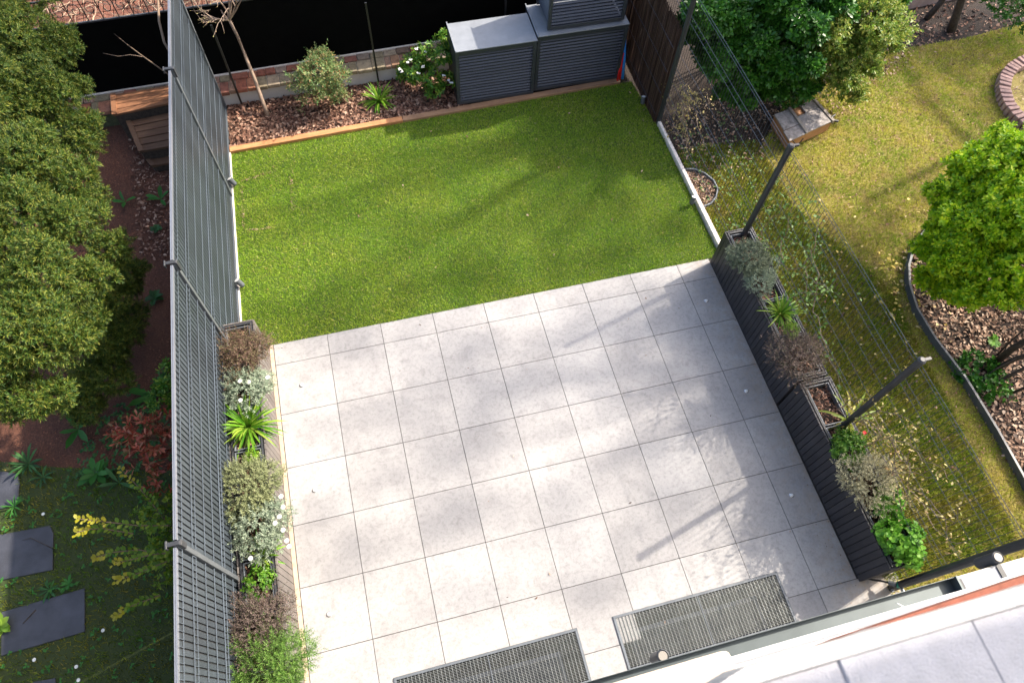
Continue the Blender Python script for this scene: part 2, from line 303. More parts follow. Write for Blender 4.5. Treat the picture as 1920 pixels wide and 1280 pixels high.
me = bpy.data.meshes.new('terrace'); me.from_pydata(V, [], Fc); me.materials.append(M['tile'])
tag(link(bpy.data.objects.new('terrace', me)), kind='structure')
b = MB(); b.box(-.036, .004, -4.45, -.335, -.05, .002)
for q in (): pass
tag(b.build('terrace_edge_strip', M['beige']), kind='structure')
# artificial turf
FX = lambda y: -.262 - (3.42 - y) * .0185                # line of the left fence foot
TURF = [(FX(2.6)+.02, 2.60), (5.29, 2.78), (5.36, 1.93), (5.365, -.335), (FX(-.33)+.02, -.335)]
b = MB(); b.add([(x, y, -.004) for x, y in TURF], [(4,3,2,1,0)]); tag(b.build('turf_base', M['turfb']), kind='structure')
def inpoly(P, x, y):
    r = np.zeros(len(x), bool); n = len(P)
    for i in range(n):
        x1, y1 = P[i][0], P[i][1]; x2, y2 = P[(i+1) % n][0], P[(i+1) % n][1]
        c = ((y1 > y) != (y2 > y)) & (x < (x2-x1)*(y-y1)/(y2-y1+1e-12)+x1); r ^= c
    return r
def rpoly(P, n, holes=()):
    P = [(p[0], p[1]) for p in P]; xs = [p[0] for p in P]; ys = [p[1] for p in P]; out = []; m = 0
    while m < n:
        x = R.uniform(min(xs), max(xs), n*2); y = R.uniform(min(ys), max(ys), n*2); k = inpoly(P, x, y)
        for h in holes: k &= ~inpoly(h, x, y)
        q = np.stack([x[k], y[k]], 1); out.append(q); m += len(q)
    return np.concatenate(out)[:n]
def blades(name, P, n, h, wd, m, lean=.6, holes=(), z=-.005, lay=0):
    q = rpoly(P, n, holes); a = R.uniform(0, 2*math.pi, n); H = h*R.uniform(.5, 1.15, n); l = R.uniform(.1, lean, n)*H
    la = R.uniform(0, 2*math.pi, n) if not lay else R.normal(lay, .9, n)
    s = np.stack([np.cos(a)*wd, np.sin(a)*wd], 1)
    V = np.zeros((n, 3, 3)); V[:,0,:2] = q - s; V[:,1,:2] = q + s; V[:,2,:2] = q + np.stack([np.cos(la)*l, np.sin(la)*l], 1); V[:,:2,2] = z; V[:,2,2] = z + H
    o = npmesh(name, V.reshape(-1,3), np.arange(3*n).reshape(-1,3), m); return tag(o, kind='stuff')
tag(blades('turf_grass', TURF, 330000, .024, .0032, M['turf'], 1.3), 'short green artificial grass of the little lawn', 'grass')
# neighbour lawn to the right
LAWNR = [(5.47, 1.35), (5.9, 1.45), (6.6, 1.2), (7.3, 1.95), (8.2, 2.2), (9.0, 2.6), (10.6, 2.6), (14, 3.0), (14, -7), (7.2, -7), (7.2, -4.4), (5.47, -6.5)]
BEDR = [tuple(U(*p)[:2]) for p in [(1768,412),(1735,430),(1708,465),(1697,505),(1698,540),(1712,585),(1745,640),(1800,712),(1860,810),(1935,945)]] 
BEDP = BEDR + [(14, -5.2), (14, .3), (9.6, .25), (8.9, -.1)]
RING = [(11.3 + 1.0*math.cos(a), 1.0 + .95*math.sin(a)) for a in np.linspace(0, 2*math.pi, 24, endpoint=False)]
SEMI = [tuple(U(u, v)[:2]) for u, v in [(1283,321),(1300,321),(1320,329),(1337,343),(1344,358),(1341,374),(1330,386),(1312,393)]]
b = MB(); b.add([(5.43,12,-.012),(16,12,-.012),(16,-9,-.012),(5.43,-9,-.012)], [(3,2,1,0)]); tag(b.build('neighbour_soil', M['soil']), kind='structure')
b = MB(); b.add([(x, y, -.006) for x, y in LAWNR], [tuple(range(len(LAWNR)))]); tag(b.build('neighbour_lawn', M['lawnb']), kind='structure')
b = MB(); b.add([(x, y, .0) for x, y in BEDP], [tuple(range(len(BEDP)))]); tag(b.build('mulch_bed', M['soil']), kind='structure')
tag(blades('lawn_grass', LAWNR, 300000, .034, .0040, M['lawn'], 1.3, holes=(BEDP, RING, SEMI)), 'patchy yellow green grass of the neighbouring garden', 'grass')
FR = [(5.46, 1.4), (6.6, 1.35), (6.6, .2), (7.2, -1.2), (7.0, -4.3), (5.47, -4.3)]
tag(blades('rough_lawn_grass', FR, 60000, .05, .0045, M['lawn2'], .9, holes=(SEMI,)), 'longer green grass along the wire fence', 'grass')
# neighbour garden to the left
YARDL = [(-.5, -1.2), (-1.1, -1.55), (-2.2, -1.25), (-2.9, -1.0), (-9, -1), (-9, -8), (-.46, -8)]
b = MB(); b.add([(-.47,4.3,-.012),(-9,4.3,-.012),(-9,-9,-.012),(-.47,-9,-.012)], [(0,1,2,3)]); tag(b.build('litter_ground', M['redsoil']), kind='structure')
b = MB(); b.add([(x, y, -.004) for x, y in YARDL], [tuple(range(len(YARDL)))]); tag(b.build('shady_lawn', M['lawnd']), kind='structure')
SLABS = [[(-20,880),(33,888),(38,905),(33,948),(-20,958)], [(-20,1006),(95,985),(101,1000),(100,1068),(-20,1092)], [(4,1147),(160,1102),(160,1184),(3,1229)], [(62,1278),(105,1270),(106,1330),(40,1340)]]
SLW = [[tuple(U(*p)[:2]) for p in s] for s in SLABS]
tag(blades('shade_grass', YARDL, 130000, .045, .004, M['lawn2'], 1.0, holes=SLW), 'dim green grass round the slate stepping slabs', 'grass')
sl_lab = ['slate slab at the left picture edge beside the dark spiky weed, topmost of the row', 'slate slab with a bare forked twig lying on it', 'slate slab with a straight dark stick on it, widest in view', 'slate slab mostly hidden in grass, lowest of the row']
for s, l in zip(SLW, sl_lab):
    b = MB(); b.prism(s, -.03, .012); o = b.build('stepping_slab', M['slate'], bevel=.004); tag(o, l, 'stepping stone', 'dark slate stepping slabs')
# beds and mulch
b = MB(); b.add([(FX(3.5),2.68,.004),(2.85,2.78,.004),(2.85,3.52,.004),(FX(3.5),3.5,.004)], [(0,1,2,3)]); tag(b.build('planting_bed', M['soil']), kind='structure')
def chips(name, P, n, L, m, z=.005, zt=.02, label='', cat='mulch', holes=(), W=.45):
    q = rpoly(P, n, holes); pos = np.concatenate([q, (z + R.uniform(0, zt, n))[:,None]], 1)
    d = unit(np.stack([R.normal(size=n), R.normal(size=n), R.normal(size=n)*.28], 1)); nn = unit(np.stack([R.normal(size=n)*.45, R.normal(size=n)*.45, np.ones(n)], 1))
    LL = L*R.uniform(.4, 1.3, n); V, F = leafarr(pos, d, nn, LL, LL*W*R.uniform(.6, 1.4, n), 'round')
    return tag(npmesh(name, V, F, m), label, cat, kind='stuff')
chips('bark_mulch', [(FX(3.5)+.02,2.68),(2.9,2.74),(2.9,3.5),(FX(3.5),3.47)], 11000, .055, M['chips'], label='brown bark mulch of the bed below the low wall')
chips('leaf_mulch', BEDP[:10]+[(11,-4.5),(11,-.2),(8.9,-.1)], 20000, .055, M['litter'], label='brown leaf litter of the bed under the glossy bush', cat='leaf litter')
chips('needle_litter', [(-.5,4),(-3,4),(-3,-1.1),(-2.2,-1.35),(-1.1,-1.6),(-.5,-1.3)], 15000, .022, leafm('needle_bits', [(.08,.03,.016),(.18,.065,.035),(.32,.14,.085)], 0, .9), z=-.01, zt=.01, label='reddish needle litter under the yew', cat='leaf litter', W=.25)
chips('dry_leaves', [(-.5,3.2),(-1.5,3.2),(-1.4,1.2),(-.5,1.0)], 1500, .05, M['chips'], z=-.005, label='dead brown leaves on the dark soil by the grey fence', cat='leaf litter')
chips('bed_litter', [(5.5,1.95),(9.6,3.4),(9.5,2.2),(8.2,1.9),(7.0,1.6),(5.5,1.3)], 1800, .05, M['litter'], z=-.005, label='dead leaves under the hedge beyond the wire fence', cat='leaf litter')
chips('bed_litter', [(5.46,1.95),(9.0,3.1),(8.4,1.7),(7.0,1.2),(6.2,.9),(5.46,1.0)], 900, .045, M['litter'], z=.02, label='scattered dead leaves on the grass edge below the hedge', cat='leaf litter')
chips('lawn_bits', LAWNR[:9]+[(12,-3),(7.3,-3.5),(5.6,-3.5)], 2600, .03, M['chips'], z=.012, zt=.014, holes=(BEDP, RING, SEMI), label='small dead bits in the neighbouring grass', cat='leaf litter')
chips('circle_litter', SEMI, 700, .045, M['litter'], label='leaf litter inside the half round edging', cat='leaf litter')
q = [U(*p)[:2] for p in [(1540,330),(1750,380),(1790,640),(1700,760),(1500,500)]]
chips('fallen_leaves', [tuple(a) for a in q], 90, .045, M['yleaf'], z=.03, zt=.005, label='yellow fallen leaves scattered over the neighbouring lawn', cat='leaves', W=.65)
chips('fallen_leaves', [tuple(U(*p)[:2]) for p in [(1640,470),(1730,480),(1725,620),(1640,600)]], 70, .05, M['yleaf'], z=.03, zt=.005, label='dense yellow fallen leaves beside the curved lawn edging', cat='leaves', W=.65)
chips('fallen_leaves', [(8.6,2.2),(10.3,2.4),(10,3.6),(8.4,3.2)], 130, .06, M['litter'], z=.01, zt=.005, label='pale dead leaves on dark soil behind the pale shrub', cat='leaves', W=.45)
chips('leaf_litter', [(8.3,2.45),(12.8,2.8),(12.8,4.8),(8.3,4.4)], 2600, .055, M['chips'], z=.0, zt=.01, label='dark leaf litter under the trees at the top right', cat='leaf litter')
chips('turf_debris', TURF, 1500, .014, M['yleaf'], z=.016, zt=.008, label='tiny dry bits strewn over the small lawn', cat='debris', W=.4)
chips('turf_debris', TURF, 70, .035, M['litter'], z=.02, zt=.005, label='a few curled dead leaves lying on the small lawn', cat='debris', W=.35)

for q in ([(543,318),(549,318),(553,400),(547,400)], [(452,350),(456,350),(460,440),(456,440)], [(455,338),(510,322),(511,326),(456,342)], [(465,432),(520,425),(520,428),(465,436)]):
    chips('turf_debris', [tuple(U(*a)[:2]) for a in q], 60, .022, M['litter'], z=.016, zt=.008, label='dry bits gathered along an old seam in the small lawn', cat='debris', W=.35)
chips('terrace_debris', [(.1,-4.2),(5.1,-4.2),(5.1,-.4),(.1,-.4)], 26, .03, M['litter'], z=.006, zt=.003, label='a few tiny dead leaves lying on the paving', cat='debris', W=.35)
chips('terrace_debris', [(5.0,-4.4),(5.2,-4.4),(5.2,-.4),(5.15,-.4)], 60, .018, M['litter'], z=.006, zt=.003, label='crumbs of bark along the foot of the black planters', cat='debris', W=.35)
# ------------------------------------------------------------------ kerbs and edgings
yk = lambda x: 2.60 + .031*(x + .25)
def kerbseg(name, x0, x1, m, lab, dz=0):
    b = MB(); b.prism([(x0, yk(x0)), (x1, yk(x1)), (x1, yk(x1)+.085), (x0, yk(x0)+.085)], -.05, .045+dz); return tag(b.build(name, m, bevel=.004), lab, 'edging')
kerbseg('timber_edging', FX(2.6)+.015, 1.998, M['woodo'], 'warm orange timber board edging the lawn in front of the bark mulch')
kerbseg('timber_edging', 2.002, 5.12, M['woodm'], 'duller brown timber board running along the foot of the louvred cabinets', -.006)
b = MB(); b.prism([(FX(2.6)+.0,2.6),(FX(-.3)+.0,-.33),(FX(-.3)+.022,-.33),(FX(2.6)+.02,2.6)], -.05, .03); tag(b.build('kerb_strip', M['kerb']), 'thin white concrete strip along the foot of the grey slatted fence', 'kerb')
b = MB(); b.prism([(5.362,1.93),(5.385,-.36),(5.445,-.36),(5.405,1.93)], -.05, .06); tag(b.build('kerb_strip', M['kerb'], bevel=.004), 'whitish concrete kerb under the dark wire fence', 'kerb')
def curve_edge(name, pts, wd, h, m, lab):
    b = MB(); pts = [Vector((p[0], p[1], 0)) for p in pts]; A = []; n = len(pts)
    for i, p in enumerate(pts):
        t = (pts[min(i+1,n-1)] - pts[max(i-1,0)]).normalized(); s = Vector((-t.y, t.x, 0))*wd; A.append((p-s, p+s))
    for (a, c), (d, e) in zip(A, A[1:]):
        b.add([a+Vector((0,0,-.03)), c+Vector((0,0,-.03)), e+Vector((0,0,-.03)), d+Vector((0,0,-.03)), a+Vector((0,0,h)), c+Vector((0,0,h)), e+Vector((0,0,h)), d+Vector((0,0,h))], [(0,3,2,1),(4,5,6,7),(0,1,5,4),(1,2,6,5),(2,3,7,6),(3,0,4,7)])
    return tag(b.build(name, m), lab, 'edging')
curve_edge('lawn_edging', BEDR, .013, .10, M['grey'], 'long grey strip edging that curves round the mulch bed of the glossy bush')
curve_edge('lawn_edging', SEMI, .009, .05, M['steel'], 'small half round dark edging against the wire fence kerb')
b = MB()
for i, a in enumerate(np.linspace(math.radians(95), math.radians(265), 34)):
    c = (11.3 + .95*math.cos(a), 1.0 + .9*math.sin(a), .06); u = Vector((math.cos(a), math.sin(a), 0)); v = Vector((-u.y, u.x, 0))
    b.obox(c, u*.085, v*.031, Vector((0,0,.06+R.uniform(-.008,.008))))
tag(b.build('brick_ring', plain('pink_brick', (.34,.22,.19), .9, var=.3, scale=20, bmp=.4), bevel=.006), 'round bed border of upright pinkish bricks at the right picture edge', 'border')
chips('ring_litter', RING, 900, .04, M['litter'], z=.01, label='leaf litter inside the brick ring', cat='leaf litter')

# ------------------------------------------------------------------ left slatted fence
th = thing('slatted_fence', 'tall grey mesh panel fence filled with upright slats along the left of the garden', 'fence', (-.3, 0, 0))
H = 1.95; posts = [3.42, 1.88, -.52, -2.92, -5.32]
for i, y in enumerate(posts):
    b = MB(); x = FX(y); b.box(x-.03, x+.012, y-.02, y+.02, -.02, H+.005); p = b.build('post', M['grey'], th, bevel=.003)
    if i: 
        b = MB(); b.box(x-.07, x+.02, y-.016, y+.016, H+.008, H+.022); b.box(x-.08, x-.066, y-.03, y+.03, H-.02, H+.024); b.box(x+.014, x+.03, y-.022, y+.022, H-.09, H+.02); o = b.build('post_bracket', M['anth'], bevel=.003); o.parent = p
for y1, y0 in zip(posts, posts[1:]):
    y1 -= .028; y0 += .028
    sl_, wi, ra = MB(), MB(), MB()
    n = int(round((y1-y0)/.05)); pit = (y1-y0)/n
    for k in range(n):
        c = y0 + (k+.5)*pit; x = FX(c); sl_.box(x-.0125, x-.009, c-pit*.37, c+pit*.37, .05, H-.03)
    d = Vector((FX(y1)-FX(y0), y1-y0, 0)); mid = Vector(((FX(y0)+FX(y1))/2, (y0+y1)/2, 0)); nx = Vector((1,0,0))
    hs = [.06,.26,.33,.53,.73,.93,1.00,1.20,1.40,1.60,1.67,1.87]
    for z in hs: wi.obox(mid + Vector((.001,0,z)), d/2, nx*.0028, Vector((0,0,.0028)))
    for k in range(n+1):
        c = y0 + k*pit; x = FX(c)
        for za, zb in ((.26,.33),(.93,1.00),(1.60,1.67),(1.87,1.95)): wi.obox((x+.004, c, (za+zb)/2), (.0018,0,0), (0,.0018,0), (0,0,(zb-za)/2))
    for xo in (-.022, -.010): ra.obox(mid + Vector((xo,0,H+.0)), d/2, nx*.0045, Vector((0,0,.012)))
    ra.obox(mid + Vector((-.016,0,H-.02)), d/2, nx*.009, Vector((0,0,.006)))
    rb = MB(); rb.obox(mid + Vector((-.004,0,.02)), d/2, nx*.012, Vector((0,0,.02))); rb.build('bottom_rail', M['grey'], th)
    bk = MB(); bk.obox(mid + Vector((-.020,0,H/2-.04)), d/2, nx*.0012, Vector((0,0,H/2-.01)))
    o = sl_.build('slat_infill', M['greylit'], th); o = wi.build('wire_panel', M['wire'], th); ra.build('top_rail', M['rail'], th); bk.build('privacy_backing', M['anth'], th)

# ------------------------------------------------------------------ right wire fence
FRX = lambda y: 5.385 + (1.93 - y)*.019
wf = thing('wire_fence', 'dark see-through wire mesh fence with black posts along the right of the garden', 'fence', (5.4, 0, 0))
rp = [4.3, 1.93, -.46, -2.86, -4.36]
for i, y in enumerate(rp):
    x = FRX(y); b = MB(); b.tube([(x,y,-.05),(x,y,1.98)], .032 if i < 4 else .036, 10); p = b.build('post', M['anth'], wf)
    b = MB(); b.lathe([(.036,0),(.036,.02),(.02,.035)], (x,y,1.975), 10); b.obox((x+.05,y,1.985), (.035,0,0), (0,.012,0), (0,0,.012)); o = b.build('post_cap', M['anth']); o.parent = p
for y1, y0 in zip(rp, rp[1:]):
    ve, ho = MB(), MB(); x0, x1 = FRX(y0), FRX(y1)
    n = int(round((y1-y0)/.05))
    for k in range(1, n):
        y = y0 + (y1-y0)*k/n; x = FRX(y); k_ = .012*math.sin(k)
        zs = [.04, .28, .31, .34, .9, .93, .96, 1.62, 1.66, 1.70, 1.93]; xo = [0,0,.022,0,0,.022,0,0,.03,0,0]
        ve.tube([(x+o_+.004, y, z) for z, o_ in zip(zs, xo)], .0029, 3, cap=False)
    for z, r in [(.05,.003),(.28,.003),(.34,.003),(.54,.003),(.74,.003),(.9,.003),(.96,.003),(1.16,.003),(1.39,.003),(1.62,.0035),(1.70,.0035),(1.92,.0035)]:
        ho.tube([(x0,y0,z),(x1,y1,z)], r*.68, 4, cap=False)
    ho.tube([(x0+.018,y0,1.935),(x1+.018,y1,1.935)], .003, 4, cap=False)
    ve.build('upright_wires', M['fwire'], wf); ho.build('cross_wires', M['fwl'], wf)
# reed screen on the far panel
V = []; F = []; n = 1500
for k in range(n):
    y = 1.95 + 2.3*k/n; x = 5.345 + R.uniform(-.018,.018); h = 1.46 + R.normal()*.025; dy = R.normal()*.012; w_ = .0028
    c0 = Vector((x, y, 0)); c1 = Vector((x+R.normal()*.006, y+dy, h)); i0 = len(V)
    for c in (c0, (c0+c1)/2+Vector((R.normal()*.004,R.normal()*.004,0)), c1):
        for a in range(3): th_ = a*2.094+k; V.append((c.x+w_*math.cos(th_), c.y+w_*math.sin(th_), c.z))
    for s in (0, 3):
        for a in range(3): F.append((i0+s+a, i0+s+(a+1)%3, i0+s+3+(a+1)%3, i0+s+3+a))
rs = thing('reed_screen', 'dark brown brushwood reed screen tied to the wire fence beside the cabinets', 'screen', (5.345, 3, 0))
npmesh('reed_stalks', V, F, M['reed'], rs)
b = MB()
for z in (.15,.5,.85,1.2): b.tube([(5.322,1.96,z),(5.322,4.2,z)], .0022, 4)
b.build('binding_wire', M['fwl'], rs)

# ------------------------------------------------------------------ louvred cabinets
def cabinet(lab, x0, x1, yf, yb, z0, z1, side=False, slot=.046, ang=0.0):
    t = thing('louvred_cabinet', lab, 'cabinet', (x0, yf, z0)); fr, lo, tp, bk = MB(), MB(), MB(), MB(); f = .045
    for x in (x0, x1-f): fr.box(x, x+f, yf, yf+.04, z0, z1)
    fr.box(x0+f, x1-f, yf+.001, yf+.04, z0, z0+f); fr.box(x0+f, x1-f, yf+.001, yf+.04, z1-f-.02, z1-.001)
    for x in (x0, x1-.04): fr.box(x, x+.04, yb-.04, yb, z0, z1)
    for x in (x0, x1-.04): fr.box(x+.002, x+.038, yf+.03, yb-.03, z1-.03, z1-.002)
    n = int((z1-z0-2*f-.02)/slot); 
    for k in range(n):
        z = z0+f+(k+.5)*(z1-z0-2*f-.02)/n; lo.obox(((x0+x1)/2, yf+.022, z), ((x1-x0)/2-f,0,0), (0,.0085,.0085), (0,-.0013,.0013))
    if side:
        for k in range(n):
            z = z0+f+(k+.5)*(z1-z0-2*f-.02)/n; lo.obox((x0+.022, (yf+yb)/2, z), (0,(yb-yf)/2-.04,0), (.0085,0,.0085), (-.0013,0,.0013))
    else: bk.box(x0+.004, x0+.012, yf+.04, yb-.04, z0+.01, z1-.01)
    bk.box(x1-.012, x1-.004, yf+.04, yb-.04, z0+.01, z1-.01); bk.box(x0+.04, x1-.04, yb-.012, yb-.004, z0+.01, z1-.01)
    if not side: bk.box(x0+.05, x1-.05, yf+.12, yf+.128, z0+.02, z1-.03)
    tp.box(x0-.004, x1+.004, yf-.004, yb+.004, z1, z1+.012); tp.box(x0-.004, x0+.012, yf-.002, yb+.03, z1+.0125, z1+.022)
    fr.build('frame', M['anth2'], t, bevel=.003); lo.build('louvres', M['louv'], t); bk.build('side_panel', M['anth'], t); tp.build('top_panel', M['topgrey'], t, bevel=.002)
    return t
cabinet('lower grey louvred cabinet nearest the white flowered shrub, its top striped by shadow', 2.775, 3.845, 2.79, 3.33, .045, .90)
cabinet('wide lower louvred cabinet that carries the tall upper one', 3.862, 5.10, 2.83, 3.45, .045, .92)
cabinet('upper louvred cabinet standing on the wide lower one, cut by the top picture edge', 4.0, 5.04, 2.885, 3.44, .958, 1.72, side=True)
b = MB(); b.tube([(5.17,2.84,.02),(5.165,2.90,.30),(5.155,3.02,.62)], .024, 10); tag(b.build('foam_tube', M['blue'], smooth=True), 'blue foam tube standing between cabinet and reed screen', 'foam tube')
b = MB(); b.tube([(5.08,2.80,.03),(5.10,2.84,.22),(5.125,2.88,.42)], .013, 8); tag(b.build('foam_tube', M['red'], smooth=True), 'slim red tube leaning at the cabinet corner, left of the other red one', 'foam tube')
b = MB(); b.tube([(5.118,2.81,.03),(5.128,2.86,.22),(5.14,2.92,.40)], .013, 8); tag(b.build('foam_tube', M['red'], smooth=True), 'slim red tube next to the blue foam tube', 'foam tube')

# ------------------------------------------------------------------ low wall, black fence, roof beyond
lw = thing('low_wall', 'low white rendered wall capped with mixed red and grey stones behind the bed', 'wall', (1, 3.5, 0))
wy = lambda x: 3.47 + .022*x
def wallpart(nm, x0, x1, o0, o1, z0, z1, m, p, bev=0):
    b = MB(); b.prism([(x0, wy(x0)+o0), (x1, wy(x1)+o0), (x1, wy(x1)+o1), (x0, wy(x0)+o1)], z0, z1); return b.build(nm, m, p, bevel=bev)
wallpart('mossy_base', -2.6, -.33, 0, .27, -.05, .215, plain('mossy_stone', (.07,.075,.035), .95, var=.5, scale=12, bmp=.5), lw); wallpart('rendered_base', -.33, 5.3, 0, .27, -.05, .215, M['whitec'], lw)
b = MB(); x = -2.6
while x < 5.3:
    wd = R.uniform(.08,.20); r_ = R.uniform(-.006,.006); y = wy(x)
    b.prism([(x+.004, y-.045+r_), (x+wd-.003, y-.045+r_), (x+wd-.003, y+.15), (x+.004, y+.15)], .218, .275+R.uniform(-.006,.006))
    x += wd
x = -2.6
while x < 5.3:
    wd = R.uniform(.10,.24); y = wy(x)
    b.prism([(x+.004, y+.155), (x+wd-.003, y+.155), (x+wd-.003, y+.262), (x+.004, y+.262)], .218, .29+R.uniform(-.005,.01)); x += wd
b.build('coping_stones', M['bricks'], lw, bevel=.005)
wallpart('mortar_bed', -2.6, 5.3, -.03, .275, .2155, .262, plain('mortar', (.36,.33,.28), .9, var=.3, scale=30), lw)
bf = thing('black_fence', 'solid black sheet metal fence topped with iron scrollwork behind the low wall', 'fence', (1, 3.8, 0))
wallpart('sheet_panel', -3.0, 5.6, .285, .295, -.04, 1.28, M['black'], bf)
b = MB(); b.prism([(-3, wy(-3)+.28), (5.6, wy(5.6)+.28), (5.6, wy(5.6)+.30), (-3, wy(-3)+.30)], 1.281, 1.30); b.prism([(-3, wy(-3)+.28), (5.6, wy(5.6)+.28), (5.6, wy(5.6)+.30), (-3, wy(-3)+.30)], 1.60, 1.62); b.build('top_rail', M['anth'], bf)
wallpart('cement_line', -2.6, 5.3, .264, .284, .263, .30, M['kerb'], lw)
for x in (-.05, 1.80, 3.6): 
    b = MB(); b.box(x-.012, x+.012, wy(x)-.062, wy(x)-.047, .06, 1.27); b.build('stay_bar', M['rubber'], bf)
b = MB(); x = -2.95; k = 0
while x < 1.2:
    y = wy(x)+.29
    b.tube([(x, y, 1.30), (x, y, 1.60)], .007, 5)
    if True:
        pts = []
        for a in np.linspace(0, 2.6*math.pi, 18):
            rr = .075*(1-a/(3.2*math.pi)); s = 1 if k % 2 else -1; pts.append((x+.085+rr*math.cos(a)*s, y, 1.45+rr*math.sin(a)*1.4))
        b.tube(pts, .0055, 4)
    x += .17; k += 1
b.build('iron_scrollwork', M['rubber'], bf)
rf = thing('garden_roof', 'terracotta tiled roof strip overgrown with bare creeper beyond the black fence', 'roof', (-1, 4.6, 0))
b = MB()
for i in range(36):
    x = -4 + i*.12
    for j in range(9): y = 4.1 + j*.17; b.obox((x, y, .93+.02*j), (.056,0,0), (0,.09,.006), (0,.0,.012))
b.build('roof_tiles', M['terra'], rf, bevel=.004)
b = MB(); b.box(-4.1,.4,4.0,5.6,-.05,.90); b.build('roof_base', M['barkd'], rf)
b = MB()
for i in range(300):
    p = Vector((R.uniform(-3.2,.2), R.uniform(3.98,5.3), R.uniform(.98,1.12))); d = Vector((R.normal(), R.normal(), R.normal()*.2)).normalized(); pts = [p]
    for k in range(7): d = (d + Vector((R.normal(), R.normal(), R.normal()*.3))*.35).normalized(); p = p + d*.06; p.y = max(p.y, 3.93); p.z = max(p.z, 1.0); pts.append(p.copy())
    b.tube(pts, [.006-.0006*k for k in range(8)], 4, cap=False)
tag(b.build('creeper', plain('creeper_stem', (.30,.22,.15), .8, var=.4), None), 'tangled bare tan creeper stems seen above the black fence at top left', 'creeper')

# ------------------------------------------------------------------ planters
def planter(lab, x0, x1, y0, y1, face, m):
    t = thing('slatted_planter', lab, 'planter', ((x0+x1)/2, (y0+y1)/2, 0)); z1 = .6
    bd = MB(); fx = x1 if face > 0 else x0; n = int(round((y1-y0)/.066)); p = (y1-y0)/n
    for k in range(n):
        c = y0+(k+.5)*p
        for xx, sgn in ((x0, 1), (x1, -1)):
            a = xx; bb = xx + sgn*.014; bd.box(min(a,bb), max(a,bb), c-p*.45, c+p*.45, .01, z1)
    nx = int(round((x1-x0-.03)/.066)); px_ = (x1-x0-.03)/nx
    for k in range(nx):
        c = x0+.015+(k+.5)*px_
        for yy, sgn in ((y0, 1), (y1, -1)): bd.box(c-px_*.45, c+px_*.45, min(yy, yy+sgn*.014), max(yy, yy+sgn*.014), .01, z1)
    bd.build('slat_boards', m, t)
    ins = MB(); ins.box(x0+.016, x0+.022, y0+.016, y1-.016, .01, z1-.02); ins.box(x1-.022, x1-.016, y0+.016, y1-.016, .01, z1-.02)
    ins.box(x0+.022, x1-.022, y0+.016, y0+.022, .01, z1-.02); ins.box(x0+.022, x1-.022, y1-.022, y1-.016, .01, z1-.02)
    for x in (x0+.024, x1-.042): ins.box(x, x+.018, y0+.024, y1-.024, z1-.016, z1+.004)
    for y in (y0+.024, y1-.044): ins.box(x0+.044, x1-.044, y, y+.02, z1-.016, z1+.004)
    ins.build('inner_frame', M['anth'], t)
    nt_ = 4; L = (y1-y0-.1)/nt_
    for k in range(nt_):
        a = y0+.05+k*L+.008; c = a+L-.016; tb = MB(); xa, xb = x0+.048, x1-.048; w_ = .012
        tb.box(xa, xa+w_, a, c, .2, z1-.005); tb.box(xb-w_, xb, a, c, .2, z1-.005); tb.box(xa+w_, xb-w_, a, a+w_, .2, z1-.005); tb.box(xa+w_, xb-w_, c-w_, c, .2, z1-.005)
        tub = tb.build('tub', M['steel'], t, bevel=.002)
        s = MB(); s.box(xa+w_, xb-w_, a+w_, c-w_, .2, .535); so = s.build('soil', M['soil']); so.parent = tub
        q = rpoly([(xa+w_,a+w_),(xb-w_,a+w_),(xb-w_,c-w_),(xa+w_,c-w_)], 260); n_ = len(q)
        pos = np.concatenate([q, R.uniform(.535,.56,n_)[:,None]],1); d = unit(R.normal(size=(n_,3))*[1,1,.3]); LL = R.uniform(.015,.05,n_)
        V, F = leafarr(pos, d, unit(R.normal(size=(n_,3))*[.4,.4,0]+[0,0,1]), LL, LL*.4, 'round')
        so = npmesh('bark_topping', V, F, M['chips']); tag(so, kind='stuff'); so.parent = tub
    return t
slr = plain('black_planter_board', (.030,.030,.036), .55, var=.25, scale=4); sll = plain('brown_grey_planter_board', (.13,.115,.105), .6, var=.2, scale=4)
planter('black slatted planter on the right starting at the lawn corner', 5.215, 5.56, -2.32, -.385, -1, slr)
planter('black slatted planter on the right ending near the house wall', 5.225, 5.575, -4.235, -2.34, -1, slr)
planter('grey brown slatted planter on the left starting at the lawn corner', -.375, -.037, -2.26, -.345, 1, sll)
planter('grey brown slatted planter on the left running out of the bottom of the picture', -.375, -.037, -4.22, -2.28, 1, sll)

# ------------------------------------------------------------------ plant generators
def shoots_mesh(bases, axes, nl, sl, L, W, m, name, parent, shape='point', ang=(.5,1.2), droop=.0, tipscale=.7):
    n = len(bases); t = np.linspace(.15, 1, nl)[None,:,None]; ph = R.uniform(0, 6.28, (n,1)) + np.arange(nl)[None]*2.4
    ax = unit(axes); ref = np.where(np.abs(ax[:,2:3]) > .9, [[1,0,0]], [[0,0,1]]); a = unit(np.cross(ax, ref)); b_ = np.cross(ax, a)
    SL = np.asarray(sl)*np.ones(n); pos = bases[:,None] + ax[:,None]*t*SL[:,None,None]
    rad = np.cos(ph)[...,None]*a[:,None] + np.sin(ph)[...,None]*b_[:,None]
    an = np.broadcast_to(np.linspace(ang[1], ang[0], nl)[None,:,None], (n,nl,1)) + R.normal(size=(n,nl,1))*.15
    d = np.cos(an)*ax[:,None] + np.sin(an)*rad; d[...,2] -= droop; nn = ax[:,None]*np.sin(an) - rad*np.cos(an) + R.normal(size=(n,nl,3))*.12
    LL = (L*R.uniform(.75,1.2,(n,nl))*np.linspace(1, tipscale, nl)[None]).ravel()
    V, F = leafarr(pos.reshape(-1,3), d.reshape(-1,3), nn.reshape(-1,3), LL, LL*W, shape)
    return npmesh(name, V, F, m, parent)
